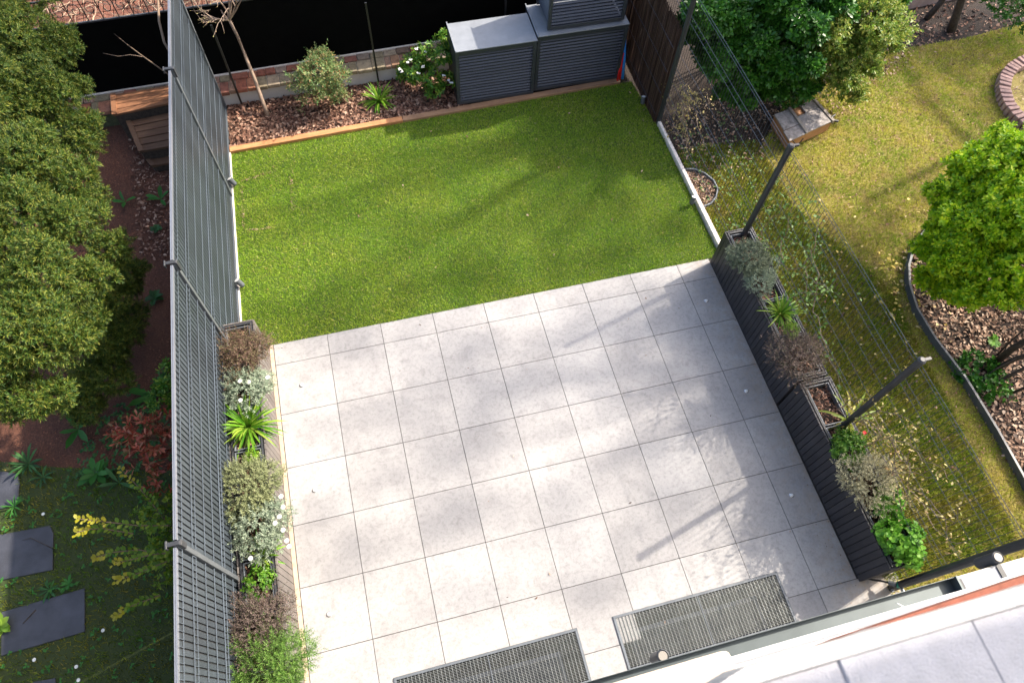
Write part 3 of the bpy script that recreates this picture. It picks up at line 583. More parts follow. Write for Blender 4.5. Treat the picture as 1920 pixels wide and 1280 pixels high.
def sample_lobes(lobes, n, zmin=-.45, depth=.35, amp=.25, k=14, rough=.08):
    P = []; A = []; area = np.array([l[3]**2 for l in lobes]); cnt = (area/area.sum()*n).astype(int)+1
    for i, (l, c) in enumerate(zip(lobes, cnt)):
        d = sphere_dirs(c, zmin); rr = l[3]*lump(d, k, amp, i*17+3)*(1-depth*R.uniform(0,1,c)**2.2)*(1+R.normal(size=c)*rough)
        sq = l[4] if len(l) > 4 else .85; p = np.array(l[:3]) + d*rr[:,None]*[1,1,sq]
        keep = np.ones(c, bool)
        for j, q in enumerate(lobes):
            if j != i: keep &= (((p-np.array(q[:3]))/[1,1,q[4] if len(q) > 4 else .85])**2).sum(1) > (q[3]*.62)**2
        keep &= p[:,2] > .02
        P.append(p[keep]); A.append(d[keep])
    return np.concatenate(P), np.concatenate(A)
def stems(name, base, pts, m, parent, r=.006, spread=.03, k=5):
    b = MB(); base = Vector(base)
    for p in pts:
        p = Vector(p); s = base + Vector((R.normal()*spread, R.normal()*spread, 0)); mid = s.lerp(p, .5) + Vector((R.normal()*.02, R.normal()*.02, (p.z-s.z)*.12))
        b.tube([s, s.lerp(mid,.5)+Vector((0,0,.01)), mid, p], [r, r*.8, r*.6, r*.25], k, cap=False)
    return b.build(name, m, parent)
def bush(name, lab, cat, base, lobes, n, nl, sl, L, W, m, shape='point', up=.35, group=None, stemn=12, stemr=.006, stemm='twig', leafname='leaves', ang=(.5,1.2), depth=.35, amp=.25, zmin=-.35, jit=.35, rough=.08, k=14):
    t = thing(name, lab, cat, base, group); P, A = sample_lobes(lobes, n, zmin, depth, amp, k, rough)
    ax = unit(A + [0,0,up] + R.normal(size=A.shape)*jit)
    shoots_mesh(P - ax*sl*.5, ax, nl, sl*R.uniform(.7,1.2,len(P)), L, W, M[m] if isinstance(m, str) else m, leafname, t, shape, ang)
    if stemn:
        idx = R.choice(len(P), min(stemn, len(P)), replace=False); stems('stems', base, P[idx]*.97+np.array(base)*.03, M[stemm], t, stemr)
    return t
def billow(lobes, n, f=.38, core=.66, seed=5):
    rr = np.random.RandomState(seed); out = []
    for l in lobes:
        out.append((l[0], l[1], l[2], l[3]*core, l[4]))
        for k in range(n):
            z = rr.uniform(-.25, 1); a = rr.uniform(0, 6.283); q = math.sqrt(1-z*z); g = l[3]*rr.uniform(.68,.95)
            out.append((l[0]+g*q*math.cos(a), l[1]+g*q*math.sin(a), l[2]+g*z*l[4], l[3]*f*rr.uniform(.7,1.25), .9))
    return out
def PL(u, v, z, r, s=.85): p = U(u, v, z); return (p.x, p.y, z, r, s)
def straps(name, lab, base, n, L, W, m, up=(.35,1.25), droop=.9, group=None, cat='plant', seg=6):
    t = thing(name, lab, cat, base, group); V = []; F = []
    for i in range(n):
        a = R.uniform(0, 6.283); el = R.uniform(*up); l = L*R.uniform(.6,1.1); d = Vector((math.cos(a)*math.cos(el), math.sin(a)*math.cos(el), math.sin(el))); p = Vector(base) + Vector((math.cos(a), math.sin(a), 0))*.02*R.uniform(0,1)
        s = Vector((-math.sin(a), math.cos(a), 0)); i0 = len(V); tw = R.normal()*.2
        for k in range(seg+1):
            w_ = W*(.6+.8*math.sin(math.pi*min(1,(k/seg)*.9+.12)))*(1 if k < seg else .08)*.6
            V.append(tuple(p - s*w_ + Vector((0,0,.25*w_)))); V.append(tuple(p)); V.append(tuple(p + s*w_ + Vector((0,0,.25*w_))))
            p = p + d*(l/seg); d = (d + Vector((0,0,-droop/seg)) + s*tw/seg).normalized()
        for k in range(seg):
            q = i0+3*k; F += [(q,q+1,q+4,q+3),(q+1,q+2,q+5,q+4)]
    npmesh('leaves', V, F, M[m], t, smooth=True); return t
def flowers(pts, r, name='flower', lab='', group=None, mm='petal', single=True):
    for p, l in pts:
        n = 11; ph = np.linspace(0, 6.283, n, endpoint=False); d = np.stack([np.cos(ph), np.sin(ph), np.full(n,.15)], 1)
        t = MB(); 
        V, F = leafarr(np.repeat(np.array([p]), n, 0)+np.array([0,0,0.0]), d, np.repeat([[0,0,1.]], n, 0), r, r*.5, 'round')
        o = npmesh(name, V, F, M[mm]); yield o, p, l

# ------------------------------------------------------------------ bed plants
bush('nandina_shrub', 'airy grey green nandina shrub with bronze tips in front of the low wall', 'shrub', (1.33,3.22,.02), [PL(600,130,.55,.21),PL(575,150,.45,.18),PL(625,145,.45,.19),PL(600,165,.35,.2),PL(600,108,.55,.13),PL(632,175,.25,.13)], 1000, 8, .11, .048, .30, 'nand', up=.5, stemn=16, amp=.35, jit=.5, rough=.15)
straps('strap_leaf_clump', 'bright green strap leaved clump alone in the bark mulch of the bed', tuple(U(712,192)[:2])+(.02,), 75, .29, .010, 'strap', (.15,1.35), .95, cat='plant')
t = bush('mock_orange_shrub', 'glossy shrub with white flower heads beside the louvred cabinet', 'shrub', (2.4,3.2,.02), [PL(775,120,.35,.15),PL(800,140,.35,.17),PL(830,105,.55,.15),PL(832,80,.6,.11),PL(760,140,.2,.10),PL(815,170,.2,.11),PL(840,150,.3,.10),PL(790,105,.45,.12)], 250, 9, .05, .075, .34, 'choi', 'round', up=.5, ang=(.9,1.35), amp=.3)
P = [U(781,92,.62),U(797,98,.62),U(765,117,.55),U(750,130,.45),U(753,134,.45),U(785,137,.5),U(793,125,.5),U(842,151,.4),U(846,155,.4),U(832,142,.45),U(770,112,.5)]
for p in P:
    V = []; F = []
    for k in range(7):
        q = np.array(p)+R.uniform(-1,1,3)*[.016,.016,.006]; n = 5; ph = np.linspace(0,6.28,n,endpoint=False); v, f = leafarr(np.repeat([q],n,0), np.stack([np.cos(ph),np.sin(ph),np.full(n,.2)],1), np.repeat([[0,0,1.]],n,0), .012, .011, 'round'); F.append(f+sum(len(x) for x in V)); V.append(v)
    npmesh('flower_head', np.concatenate(V), np.concatenate(F), M['petal'], t)
# thin tree in the bed
tb = thing('young_tree', 'slender pale barked young tree with bare budding crown rising from the bark mulch', 'tree', (.26,3.15,0))
top = U(430,38,1.15)
b = MB(); b.tube([(.26,3.15,-.02),U(492,190,.18),U(478,150,.38),U(462,110,.62),U(446,70,.88),top], [.032,.027,.024,.022,.020,.019], 9); b.build('trunk', M['bark'], tb, smooth=True)
def twigs(b, p, d, L, r, lev, buds):
    n = 5; pts = [p]; q = p.copy()
    for k in range(n): d = (d + Vector((R.normal(),R.normal(),R.normal()*.6+.15))*.14).normalized(); q = q + d*L/n; pts.append(q.copy())
    b.tube(pts, [r*(1-.12*k) for k in range(n+1)], 5, cap=False)
    if lev == 0:
        buds.append((q, d)); buds.append((pts[3], d)); return
    for k in range(3 if lev > 1 else 4):
        a = pts[R.randint(2, n+1)]; dd = (d + Vector((R.normal(),R.normal(),R.normal()*.6))*.65).normalized(); twigs(b, a, dd, L*.62, r*.55, lev-1, buds)
b = MB(); buds = []
for (u, v, z) in [(395,8,1.25),(410,-15,1.45),(430,-20,1.6),(445,-15,1.55),(380,38,1.2),(465,-5,1.4),(405,25,1.3),(440,5,1.4)]:
    q = U(u, v, z); twigs(b, Vector(top), (Vector(q)-Vector(top)).normalized(), (Vector(q)-Vector(top)).length*1.05, .013, 2, buds)
b.build('branches', M['bark'], tb)
n = len(buds); V, F = leafarr(np.array([q for q, d in buds]), np.array([d for q, d in buds])+R.normal(size=(n,3))*.3, R.normal(size=(n,3)), .022, .010); tag(npmesh('buds', V, F, M['tanleaf'], tb), kind='stuff')

# ------------------------------------------------------------------ planter plants (z about 0.6 to 0.85)
def pz(u, v, z=.56): p = U(u, v, z); return (p.x, p.y, z)
def pot(name, lab, u, v, r, n, nl, sl, L, W, m, h=.14, cat='plant', parts=1, **kw):
    c = U(u, v, .56+h); lob = [(c.x, c.y, .56+h, r, .75)]
    for i in range(parts-1): a = i*2.2+.5; lob.append((c.x+math.cos(a)*r*.55, c.y+math.sin(a)*r*.6, .56+h*.85, r*.7, .75))
    return bush(name, lab, cat, (min(max(c.x,-.27) if c.x < 2 else c.x, 5.5) if c.x > 2 else min(max(c.x,-.27),-.12), c.y, .545), lob, n, nl, sl, L, W, m, **kw)
RG = dict(stemm='twig')
pot('lavender_dome', 'dense grey green dome shrub in the first black planter beside the empty tub', 1406, 484, .20, 1300, 10, .045, .026, .32, 'greydome', parts=3, amp=.12, stemn=6, h=.16)
pot('curry_plant', 'silvery blue green lacy plant just below the grey green dome', 1424, 524, .16, 560, 11, .05, .026, .34, 'silver', parts=2, h=.10, stemn=6)
pot('variegated_sprig', 'thin pale variegated sprigs leaning over the fence side of the first black planter', 1452, 492, .07, 60, 7, .05, .018, .5, 'silver', h=.12, stemn=4, shape='round')
straps('agapanthus_clump', 'bright green strap leaved clump in the black planter', pz(1462,588,.56), 85, .27, .0095, 'strap', (.15,1.3), .9)
pot('fern_tuft', 'small light green ferny tuft directly below the strap leaved clump of the right planter', 1484, 620, .08, 130, 9, .05, .022, .4, 'lime', h=.08, stemn=4)
pot('bronze_shrub', 'wispy dark mauve brown shrub at the middle of the right planters', 1498, 668, .24, 1500, 10, .09, .022, .34, 'mauve', parts=3, amp=.3, stemn=60, stemr=.003, h=.17, rough=.2)
straps('spider_leaf_plant', 'yellowish broad strap leaved plant sprawling beside the fence post', pz(1590,790,.56), 15, .33, .016, 'strapy', (.3,1.2), 1.2)
pot('parsley_plant', 'fresh bright green crinkly leaved mound below the yellowish strap plant', 1590, 838, .16, 300, 7, .05, .032, .75, 'parsley', shape='round', parts=2, h=.10, stemn=5, ang=(.9,1.5))
pot('thyme_shrub', 'cream grey wiry dome shrub overhanging the right planter', 1632, 898, .23, 1400, 10, .06, .020, .40, 'cream', parts=3, amp=.25, stemn=30, stemr=.003, h=.16, rough=.14)
pot('geranium_plant', 'green rounded leaved plant immediately below the cream grey dome', 1665, 945, .13, 120, 6, .05, .045, .95, 'geran', shape='round', parts=2, h=.07, stemn=6, ang=(1.0,1.5))
pot('geranium_plant', 'large green rounded leaved plant trailing over the house end of the right planter', 1692, 1012, .17, 230, 6, .05, .05, .95, 'geran', shape='round', parts=4, h=.08, stemn=6, ang=(1.0,1.5))
pot('heather_shrub', 'bronze brown twiggy shrub at the lawn end of the left planter', 457, 660, .21, 1400, 10, .08, .022, .36, 'brown', parts=3, amp=.3, stemn=50, stemr=.003, h=.18, rough=.2)
pot('silver_daisy_plant', 'silver leaved plant with four white daisies just above the strap leaved clump', 466, 728, .19, 620, 10, .055, .032, .34, 'silver', parts=3, h=.13, stemn=6)
straps('agapanthus_clump', 'lush yellow green strap leaved clump in the left planter', pz(467,800,.56), 120, .34, .011, 'strap', (.1,1.3), .85)
pot('lime_seedling', 'tiny lime green seedling clump on open soil of the left planter', 472, 855, .07, 60, 6, .03, .025, .9, 'lime', shape='round', h=.03, stemn=3, ang=(1.0,1.5))
pot('sage_shrub', 'pale olive grey bushy shrub in the middle of the left planters', 464, 912, .25, 1500, 11, .055, .025, .40, 'olive', parts=4, amp=.2, stemn=8, h=.17)
pot('silver_daisy_plant', 'silver leaved plant with white daisies leaning over the terrace side', 488, 985, .23, 760, 10, .06, .034, .32, 'silver', parts=4, h=.12, stemn=8)
straps('agapanthus_clump', 'small dark strap leaved tuft partly under the leaning silver plant', pz(492,1042,.56), 30, .24, .012, 'strap', (.1,1.2), .8)
pot('clover_plant', 'bright green clover leaved clump above the lower bronze shrub', 482, 1092, .11, 130, 6, .04, .03, .95, 'parsley', shape='round', parts=2, h=.08, stemn=4, ang=(1.0,1.5))
pot('heather_shrub', 'mauve brown twiggy shrub just above the bright rosemary', 487, 1168, .22, 1400, 10, .08, .022, .36, 'mauve', parts=3, amp=.3, stemn=50, stemr=.003, h=.18, rough=.2)
pot('rosemary_bush', 'bright green needle leaved rosemary at the bottom picture edge', 510, 1250, .28, 1100, 18, .12, .034, .16, 'rosem', parts=4, amp=.3, stemn=10, h=.18)
dl = [((450,714),'white daisy at the left of the upper silver plant'),((467,716),'white daisy in the centre of the upper silver plant'),((502,707),'white daisy nearest the terrace on the upper silver plant'),((451,750),'white daisy lowest on the upper silver plant'),
 ((527,930),'topmost white daisy of the plant leaning over the terrace'),((531,950),'second white daisy down along the leaning silver plant'),((524,968),'white daisy with folded petals on the leaning silver plant'),((516,980),'white daisy set inward on the leaning silver plant'),
 ((531,993),'round white daisy at the middle of the leaning silver plant'),((538,1013),'white daisy low on the terrace side of the leaning plant'),((542,1024),'lowest white daisy on the terrace side of the leaning plant'),((470,1046),'white daisy above the small dark strap leaved tuft')]
for o, p, l in flowers([(tuple(U(u,v,.82)), l) for (u,v), l in dl], .022): tag(o, l, 'flower', 'white daisies in the left planters')
dg = [((81,963),'white daisy in the grass right of the topmost slate slab'),((193,1181),'white daisy in dark grass right of the widest slate slab'),((143,1249),'white daisy near the bottom edge below the widest slab'),((147,1274),'white daisy at the bottom picture edge left of the grey fence'),((64,1236),'tiny white daisy between the two lower slate slabs')]
for o, p, l in flowers([(tuple(U(u,v,.05)), l) for (u,v), l in dg], .018): tag(o, l, 'flower', 'white daisies in the left grass')
for o, p, l in flowers([(tuple(U(1621,811,.75)), 'single red flower at the edge of the crinkly green mound')], .022, mm='redp'): tag(o, l, 'flower')

# ------------------------------------------------------------------ climbers on the right fence
def climber(lab, starts, n, m, L, W, dens, name='climber'):
    t = thing(name, lab, 'climber', (FRX(starts[0][0]), starts[0][0], 0)); b = MB(); lp = []
    for (y, z, dy, dz) in starts:
        for r_ in range(n):
            p = Vector((FRX(y)+.01, y+R.normal()*.05, z)); d = Vector((0, dy+R.normal()*.3, dz+R.normal()*.3)).normalized(); pts = [p.copy()]
            for k in range(9):
                d = (d + Vector((R.normal()*.1, R.normal()*.35, R.normal()*.35))).normalized(); d.x *= .3; p = p + d*.09; p.x = FRX(p.y)+.01+R.normal()*.015; p.z = min(max(p.z,.1),1.9); pts.append(p.copy())
                for _ in range(dens): lp.append(p + Vector((R.normal()*.03, R.normal()*.04, R.normal()*.04)))
            b.tube(pts, [.0055-.0004*k for k in range(10)], 4, cap=False)
    b.build('stems', M['bark'], t); n_ = len(lp); LL = L*R.uniform(.6,1.2,n_)
    V, F = leafarr(np.array(lp), unit(R.normal(size=(n_,3))), unit(R.normal(size=(n_,3))+[0,0,1.2]), LL, LL*W, 'round'); npmesh('leaves', V, F, M[m], t)
climber('thin tan leaved climber on the wire fence beside the reed screen', [(1.75,.4,-.2,1),(1.5,.3,0,1),(1.2,.3,.4,.8),(1.6,.8,-.5,.6)], 3, 'tanleaf', .035, .6, 3)
climber('sparse green climber on the wire fence beyond the strap leaved clump', [(-.7,.7,-.3,1),(-1.1,.9,-.2,.8),(-1.5,.8,.3,1),(-1.3,1.2,-.6,.5),(-1.8,1.0,0,.8)], 2, 'clgreen', .042, .55, 3)
climber('tan leaved climber covering the house end of the wire fence', [(-2.7,.6,-.2,1),(-3.0,.6,-.4,.8),(-3.3,.5,-.2,1),(-3.5,.7,-.3,.7),(-3.8,.4,0,1),(-3.2,1.1,-.8,.4),(-3.7,1.0,-.6,.6),(-2.9,.9,-.7,.6)], 3, 'tanleaf', .036, .5, 3)

# ------------------------------------------------------------------ big hedges and trees
yl = [(200,700,.5,.28),(235,600,.5,.26),(160,765,.4,.2),(240,520,.6,.22),(40,60,2.1,.38),(110,100,1.9,.26),(60,170,2.1,.34),(138,170,1.7,.18),(120,240,1.8,.28),(165,270,1.4,.18),(30,290,2.4,.34),(105,330,2.1,.32),(50,420,2.5,.34),(135,420,2.0,.27),(205,470,1.3,.22),(180,380,1.5,.16),(80,520,2.5,.30),(150,530,2.0,.24),(30,620,2.5,.32),(100,640,2.4,.24),(50,740,2.2,.22),(105,745,2.2,.14),(0,700,2.3,.25),(215,560,1.0,.2),(205,640,.7,.22),(175,700,.5,.2),(150,620,1.3,.25),(-60,200,2.3,.5),(-80,450,2.5,.5),(-80,650,2.4,.45),(-40,0,2.3,.5),(60,-20,1.9,.3)]
bush('yew_tree', 'huge billowing dark green yew filling the left picture edge', 'tree', (-2.6,.6,0), billow([PL(q[0],q[1],q[2],q[3]*.92) for q in yl], 9, .38, .78), 34000, 16, .065, .042, .19, 'yew', up=.15, stemn=40, stemr=.02, stemm='barkd', leafname='needle_sprays', amp=.2, k=8, depth=.25, zmin=-.6, jit=.35, rough=.05, ang=(.35,1.2))
bush('laurel_hedge', 'dense glossy mid green hedge beyond the wire fence at the top of the picture', 'hedge', (6.6,2.9,0), billow([PL(*q) for q in [(1330,15,1.4,.42),(1400,80,1.1,.38),(1465,20,1.4,.45),(1475,120,.9,.33),(1410,140,.7,.28),(1340,110,.8,.33),(1540,0,1.4,.4),(1300,60,1.0,.28),(1445,165,.4,.2),(1350,-40,1.4,.45),(1600,-20,1.3,.35),(1520,60,.9,.35),(1500,150,.5,.25),(1570,90,.5,.3),(1380,175,.4,.2),(1660,-20,1.2,.3)]], 5), 9500, 10, .08, .095, .42, 'laurel', 'round', up=.4, stemn=14, stemr=.012, stemm='barkd', ang=(.7,1.3), amp=.3)
bush('pale_shrub', 'loose light green shrub with yellowish tips right of the glossy hedge', 'shrub', (7.5,2.3,0), [PL(*q) for q in [(1555,40,1.3,.22),(1640,15,1.3,.24),(1545,95,1.0,.18),(1625,95,1.0,.18),(1660,50,1.1,.2),(1580,150,.7,.22),(1600,180,.3,.14),(1630,130,.6,.16),(1600,10,1.3,.2),(1530,30,1.3,.2),(1590,80,1.0,.2),(1670,80,.8,.18),(1560,120,.8,.2),(1640,60,1.2,.2)]], 2300, 10, .10, .055, .45, 'pale', 'round', up=.5, stemn=30, stemr=.007, amp=.45, rough=.2, depth=.5)
bush('low_shrub', 'low dark green shrub at the foot of the hedge beside the wooden box', 'shrub', (7.0,2.0,0), [PL(*q) for q in [(1455,165,.25,.17),(1480,185,.2,.17),(1505,170,.2,.13),(1445,145,.4,.16)]], 420, 8, .05, .05, .42, 'laurel', 'round', up=.4, stemn=8)
bush('euonymus_bush', 'big rounded glossy yellow green bush on the right', 'bush', (9.2,-.8,0), billow([PL(*q) for q in [(1790,400,1.0,.3),(1765,455,.75,.24),(1830,305,1.2,.24),(1900,290,1.3,.3),(1870,330,1.3,.34),(1820,370,1.1,.30),(1905,400,1.3,.42),(1845,430,1.1,.34),(1770,490,.7,.24),(1810,540,.6,.26),(1870,530,.8,.34),(1930,500,1.0,.4),(1945,330,1.3,.4),(1950,430,1.2,.5),(1765,530,.4,.22),(1800,480,.9,.3),(1830,315,1.0,.2)]], 5, .42, .8), 8500, 11, .07, .068, .44, 'euon', 'round', up=.6, stemn=20, stemr=.012, stemm='barkd', ang=(.75,1.3), amp=.3)
bush('corner_shrub', 'dark green shrub in the top right picture corner', 'shrub', (12.4,2.3,0), [PL(*q) for q in [(1890,15,.5,.25),(1920,30,.4,.3),(1870,-10,.6,.3)]], 350, 8, .06, .06, .4, 'laurel', 'round')
def trunk(name, lab, pts, r, m='barkd', cat='tree trunk'):
    t = thing(name, lab, cat, tuple(pts[0])); b = MB(); b.tube(pts, r, 9); b.build('trunk', M[m], t, smooth=True); return t
trunk('tree_trunk', 'short dark trunk rising out of the top picture edge', [U(1783,58,0),U(1793,30,.25),U(1803,0,.5),U(1815,-40,.9),U(1830,-90,1.4)], [.075,.06,.055,.05,.05])
trunk('tree_trunk', 'leaning dark trunk partly hidden behind the top picture edge', [U(1738,35,.0),U(1760,10,.2),U(1790,-30,.5),U(1820,-70,.9)], [.05,.045,.04,.035])
b = MB(); b.prism([tuple(U(*p)[:2]) for p in [(1690,20),(1760,5),(1830,-10),(1830,-30),(1685,-10)]], -.02, .16); tag(b.build('low_garden_wall', plain('pink_plaster', (.36,.27,.25), .9, var=.2, scale=8), bevel=.01), 'low pinkish wall end at the top picture edge', 'wall')
t = thing('bare_shrub', 'cluster of thick bare dark stems leaning out of the right picture edge', 'shrub', (7.9,-2.6,0)); b = MB()
for a, c, d, r in [((1872,675),(1900,652,.35),(1950,625,.8),.045),((1868,690),(1905,672,.3),(1960,655,.7),.03),((1865,720),(1900,700,.25),(1960,670,.6),.022),((1895,738),(1925,725,.2),(1960,712,.4),.018),((1870,665),(1895,640,.25),(1940,600,.7),.012),((1840,710),(1870,690,.15),(1930,660,.45),.010)]:
    b.tube([U(*a,0),U(*c),U(*d)], [r,r*.85,r*.7], 8)
b.build('stems', M['barkd'], t, smooth=True)
bush('ivy_patch', 'dark ivy at the foot of the leaning bare stems', 'ivy', (7.8,-2.5,0), [PL(*q) for q in [(1835,690,.04,.2,.3),(1860,720,.04,.2,.3),(1808,700,.03,.12,.3)]], 150, 5, .05, .055, .9, 'laurel', 'round', stemn=0)
def rosette(name, lab, u, v, n, L, W, m, el=(.1,.6), cat='weed', z=.01, group='leafy weeds'):
    p = U(u, v, z); a = np.linspace(0, 6.283, n, endpoint=False)+R.normal(size=n)*.25; e = R.uniform(*el, n); d = np.stack([np.cos(a)*np.cos(e), np.sin(a)*np.cos(e), np.sin(e)],1)
    LL = L*R.uniform(.65,1.1,n); pos = np.repeat([[p.x,p.y,z+.01]], n, 0); V, F = leafarr(pos, d, np.repeat([[0,0,1.]], n, 0)+R.normal(size=(n,3))*.2, LL, LL*W, 'round'); return tag(npmesh(name, V, F, M[m]), lab, cat, group)
for a in [('dock_weed','broad leaved dock with three long leaves beside the fence under the yew',288,742,5,.30,.28,'weedl'),('dock_weed','upright dock in the litter near the slate slabs, leaves hanging down',148,805,6,.26,.26,'weedl'),('dock_weed','lobed light green weed below the red leaved shrub',182,888,13,.19,.36,'weedl'),
  ('thistle_weed','dark spiky thistle rosette beside the topmost slate slab',55,870,15,.20,.16,'weed'),('thistle_weed','smaller thistle rosette right below the large one',82,895,11,.13,.18,'weed'),('thistle_weed','thistle rosette overlapping the widest slate slab',94,1105,12,.13,.18,'weed'),('clover_tuft','bright lit lime tuft at the left picture edge',5,1172,16,.11,.55,'lime'),
  ('dock_weed','thin dock leaves below the lobed weed',224,905,6,.2,.2,'weed'),('dock_weed','single broad dock by the fence high under the yew',302,375,5,.22,.3,'weedl'),('dock_weed','small two leaved dock on the bare dark soil',235,380,4,.15,.3,'weedl'),('grass_tuft','grassy weed at the right corner of the topmost slate slab',28,950,14,.12,.12,'weedl'),
  ('clover_tuft','low green weed patch on the path of dark soil by the fence',295,430,14,.09,.5,'weed'),('clover_tuft','green weed patch below the yew beside the fence foot',290,560,18,.11,.5,'weed'),('grass_tuft','grassy weed left of the twig slab',130,1095,10,.09,.3,'weedl'),('dock_weed','light weed in the mulch bed below the glossy bush',1862,640,8,.10,.5,'geran'),('clover_tuft','bright green weed in leaf litter above the ivy',1862,645,12,.09,.6,'parsley')]:
    rosette(*a)
rosette('iris_tuft', 'green strappy tuft beside the leaning bare stems', 1865, 735, 9, .16, .12, 'strap', (.4,1.1), group=None, cat='plant')
q = rpoly([(-.8,-.2),(-1.7,-.7),(-2.2,-1.5),(-1.3,-1.5),(-.55,-1.3),(-.5,-.3)], 420); nl_ = 5; pos = np.repeat(np.concatenate([q, np.full((len(q),1),.03)],1), nl_, 0); n = len(pos); a = R.uniform(0,6.28,n)
V, F = leafarr(pos, np.stack([np.cos(a),np.sin(a),np.full(n,.4)],1), np.repeat([[0,0,1.]],n,0)+R.normal(size=(n,3))*.3, .035*R.uniform(.6,1.3,n), .02, 'round'); tag(npmesh('ground_ivy', V, F, M['weed']), 'dark ground cover at the shaded foot of the yew', 'ground cover', kind='stuff')
q = rpoly([(-.5,-1.7),(-2.9,-1.4),(-2.9,-5),(-.46,-5)], 500, SLW); pos = np.repeat(np.concatenate([q, np.full((len(q),1),.035)],1), 4, 0); n = len(pos); a = R.uniform(0,6.28,n)
V, F = leafarr(pos, np.stack([np.cos(a),np.sin(a),np.full(n,.3)],1), np.repeat([[0,0,1.]],n,0)+R.normal(size=(n,3))*.3, .028*R.uniform(.6,1.3,n), .017, 'round'); tag(npmesh('clover_cover', V, F, M['weedl']), 'small leaved clover mixed into the left grass', 'ground cover', kind='stuff')
q = rpoly([(5.48,1.9),(6.5,1.9),(6.6,.9),(6.9,-.4),(6.2,-1.5),(5.5,-1.5)], 420); pos = np.repeat(np.concatenate([q, R.uniform(.02,.07,(len(q),1))],1), 5, 0); n = len(pos); a = R.uniform(0,6.28,n)
V, F = leafarr(pos, np.stack([np.cos(a),np.sin(a),np.full(n,.4)],1), np.repeat([[0,0,1.]],n,0)+R.normal(size=(n,3))*.4, .026*R.uniform(.5,1.3,n), .014, 'round'); tag(npmesh('weed_cover', V, F, M['clgreen']), 'mixed light green weeds growing behind the wire fence', 'ground cover', kind='stuff')
bush('photinia_shrub', 'red leaved shrub against the outside of the grey fence', 'shrub', (-.75,-1.45,0), [PL(*q) for q in [(235,815,.8,.10),(270,800,.9,.12),(295,830,.9,.14),(290,860,.7,.13),(300,790,.9,.1),(262,835,.7,.1),(300,905,.6,.1)]], 95, 7, .07, .075, .34, 'photi', 'round', ang=(.6,1.2), stemn=14, amp=.5, rough=.25)
bush('white_flower_shrub', 'dark green shrub with small white flowers pressed to the fence above the red shrub', 'shrub', (-.6,-1.1,0), [PL(*q) for q in [(305,745,.7,.12),(308,720,.8,.08),(312,690,.8,.06)]], 60, 8, .05, .06, .4, 'choi', 'round', ang=(.8,1.3), stemn=6)
for (u,v,z) in [(306,731,.86),(290,754,.8),(312,684,.9)]:
    pass
def sprig(lab, pts, L, tipy, seed):
    t = thing('golden_privet_branch', lab, 'branch', tuple(U(*pts[0])), 'arching privet branches left of the grey fence'); b = MB(); P_ = [Vector(U(*p)) for p in pts]; b.tube(P_, [.006,.005,.004,.003][:len(P_)] if len(P_) <= 4 else .004, 5); b.build('stem', M['twig'], t)
    pos = []; d = []; n = 6*len(pts); mm = []
    for i in range(n):
        f = i/(n-1)*(len(P_)-1); k = min(int(f), len(P_)-2); p = P_[k].lerp(P_[k+1], f-k); ax = (P_[k+1]-P_[k]).normalized(); s = ax.cross(Vector((0,0,1))).normalized()
        for sg in (-1, 1): pos.append(p+Vector((R.normal()*.008,R.normal()*.008,R.normal()*.008))); d.append(ax*.6+s*sg*.9+Vector((0,0,.25+R.normal()*.25))); mm.append(f/(len(P_)-1))
    pos = np.array(pos); d = np.array(d); mm = np.array(mm); LL = L*R.uniform(.75,1.1,len(pos))
    for nm, k, m_ in (('leaves', mm < tipy, 'privet'), ('tip_leaves', mm >= tipy, 'privy')):
        V, F = leafarr(pos[k], d[k], np.repeat([[0,0,1.]], k.sum(), 0)+R.normal(size=(k.sum(),3))*.25, LL[k], LL[k]*.62, 'round'); npmesh(nm, V, F, M[m_], t)
sprig('longest yellow tipped privet branch, pointing left above the slate slabs', [(315,985,.9),(260,985,1.05),(200,978,1.15),(145,972,1.2)], .048, .62, 1)
sprig('short yellow forked privet tip just under the longest branch', [(250,1000,.95),(190,990,1.05),(165,992,1.1),(143,998,1.15)], .045, .6, 2)
sprig('green privet branch in shade below the longest one', [(315,1040,.7),(260,1030,.75),(210,1035,.8),(178,1045,.8)], .045, .8, 3)
sprig('privet branch with yellow green tip crossing in the middle of the group', [(320,1035,.85),(280,1040,.9),(240,1050,.95),(216,1055,1.0)], .045, .75, 4)
sprig('privet branch with bright tip below the middle one', [(318,1050,.8),(280,1065,.85),(245,1080,.9),(218,1088,.95)], .045, .7, 5)
sprig('lowest lone privet branch drooping towards the widest slab', [(300,1115,.6),(265,1128,.65),(240,1138,.7),(214,1158,.7)], .045, .7, 6)
sprig('steep privet branch with lime tip under the red leaved shrub', [(318,985,.5),(290,950,.6),(262,915,.7),(228,880,.7)], .045, .75, 7)
bush('privet_shrub', 'yellow green privet foliage packed behind the grey fence', 'shrub', (-.62,-2.6,0), [PL(*q) for q in [(300,990,.6,.10),(305,1030,.6,.12),(308,940,.5,.1),(312,1075,.5,.08),(270,965,.5,.08)]], 110, 8, .06, .04, .62, 'privet', 'round', ang=(.8,1.3), stemn=8)

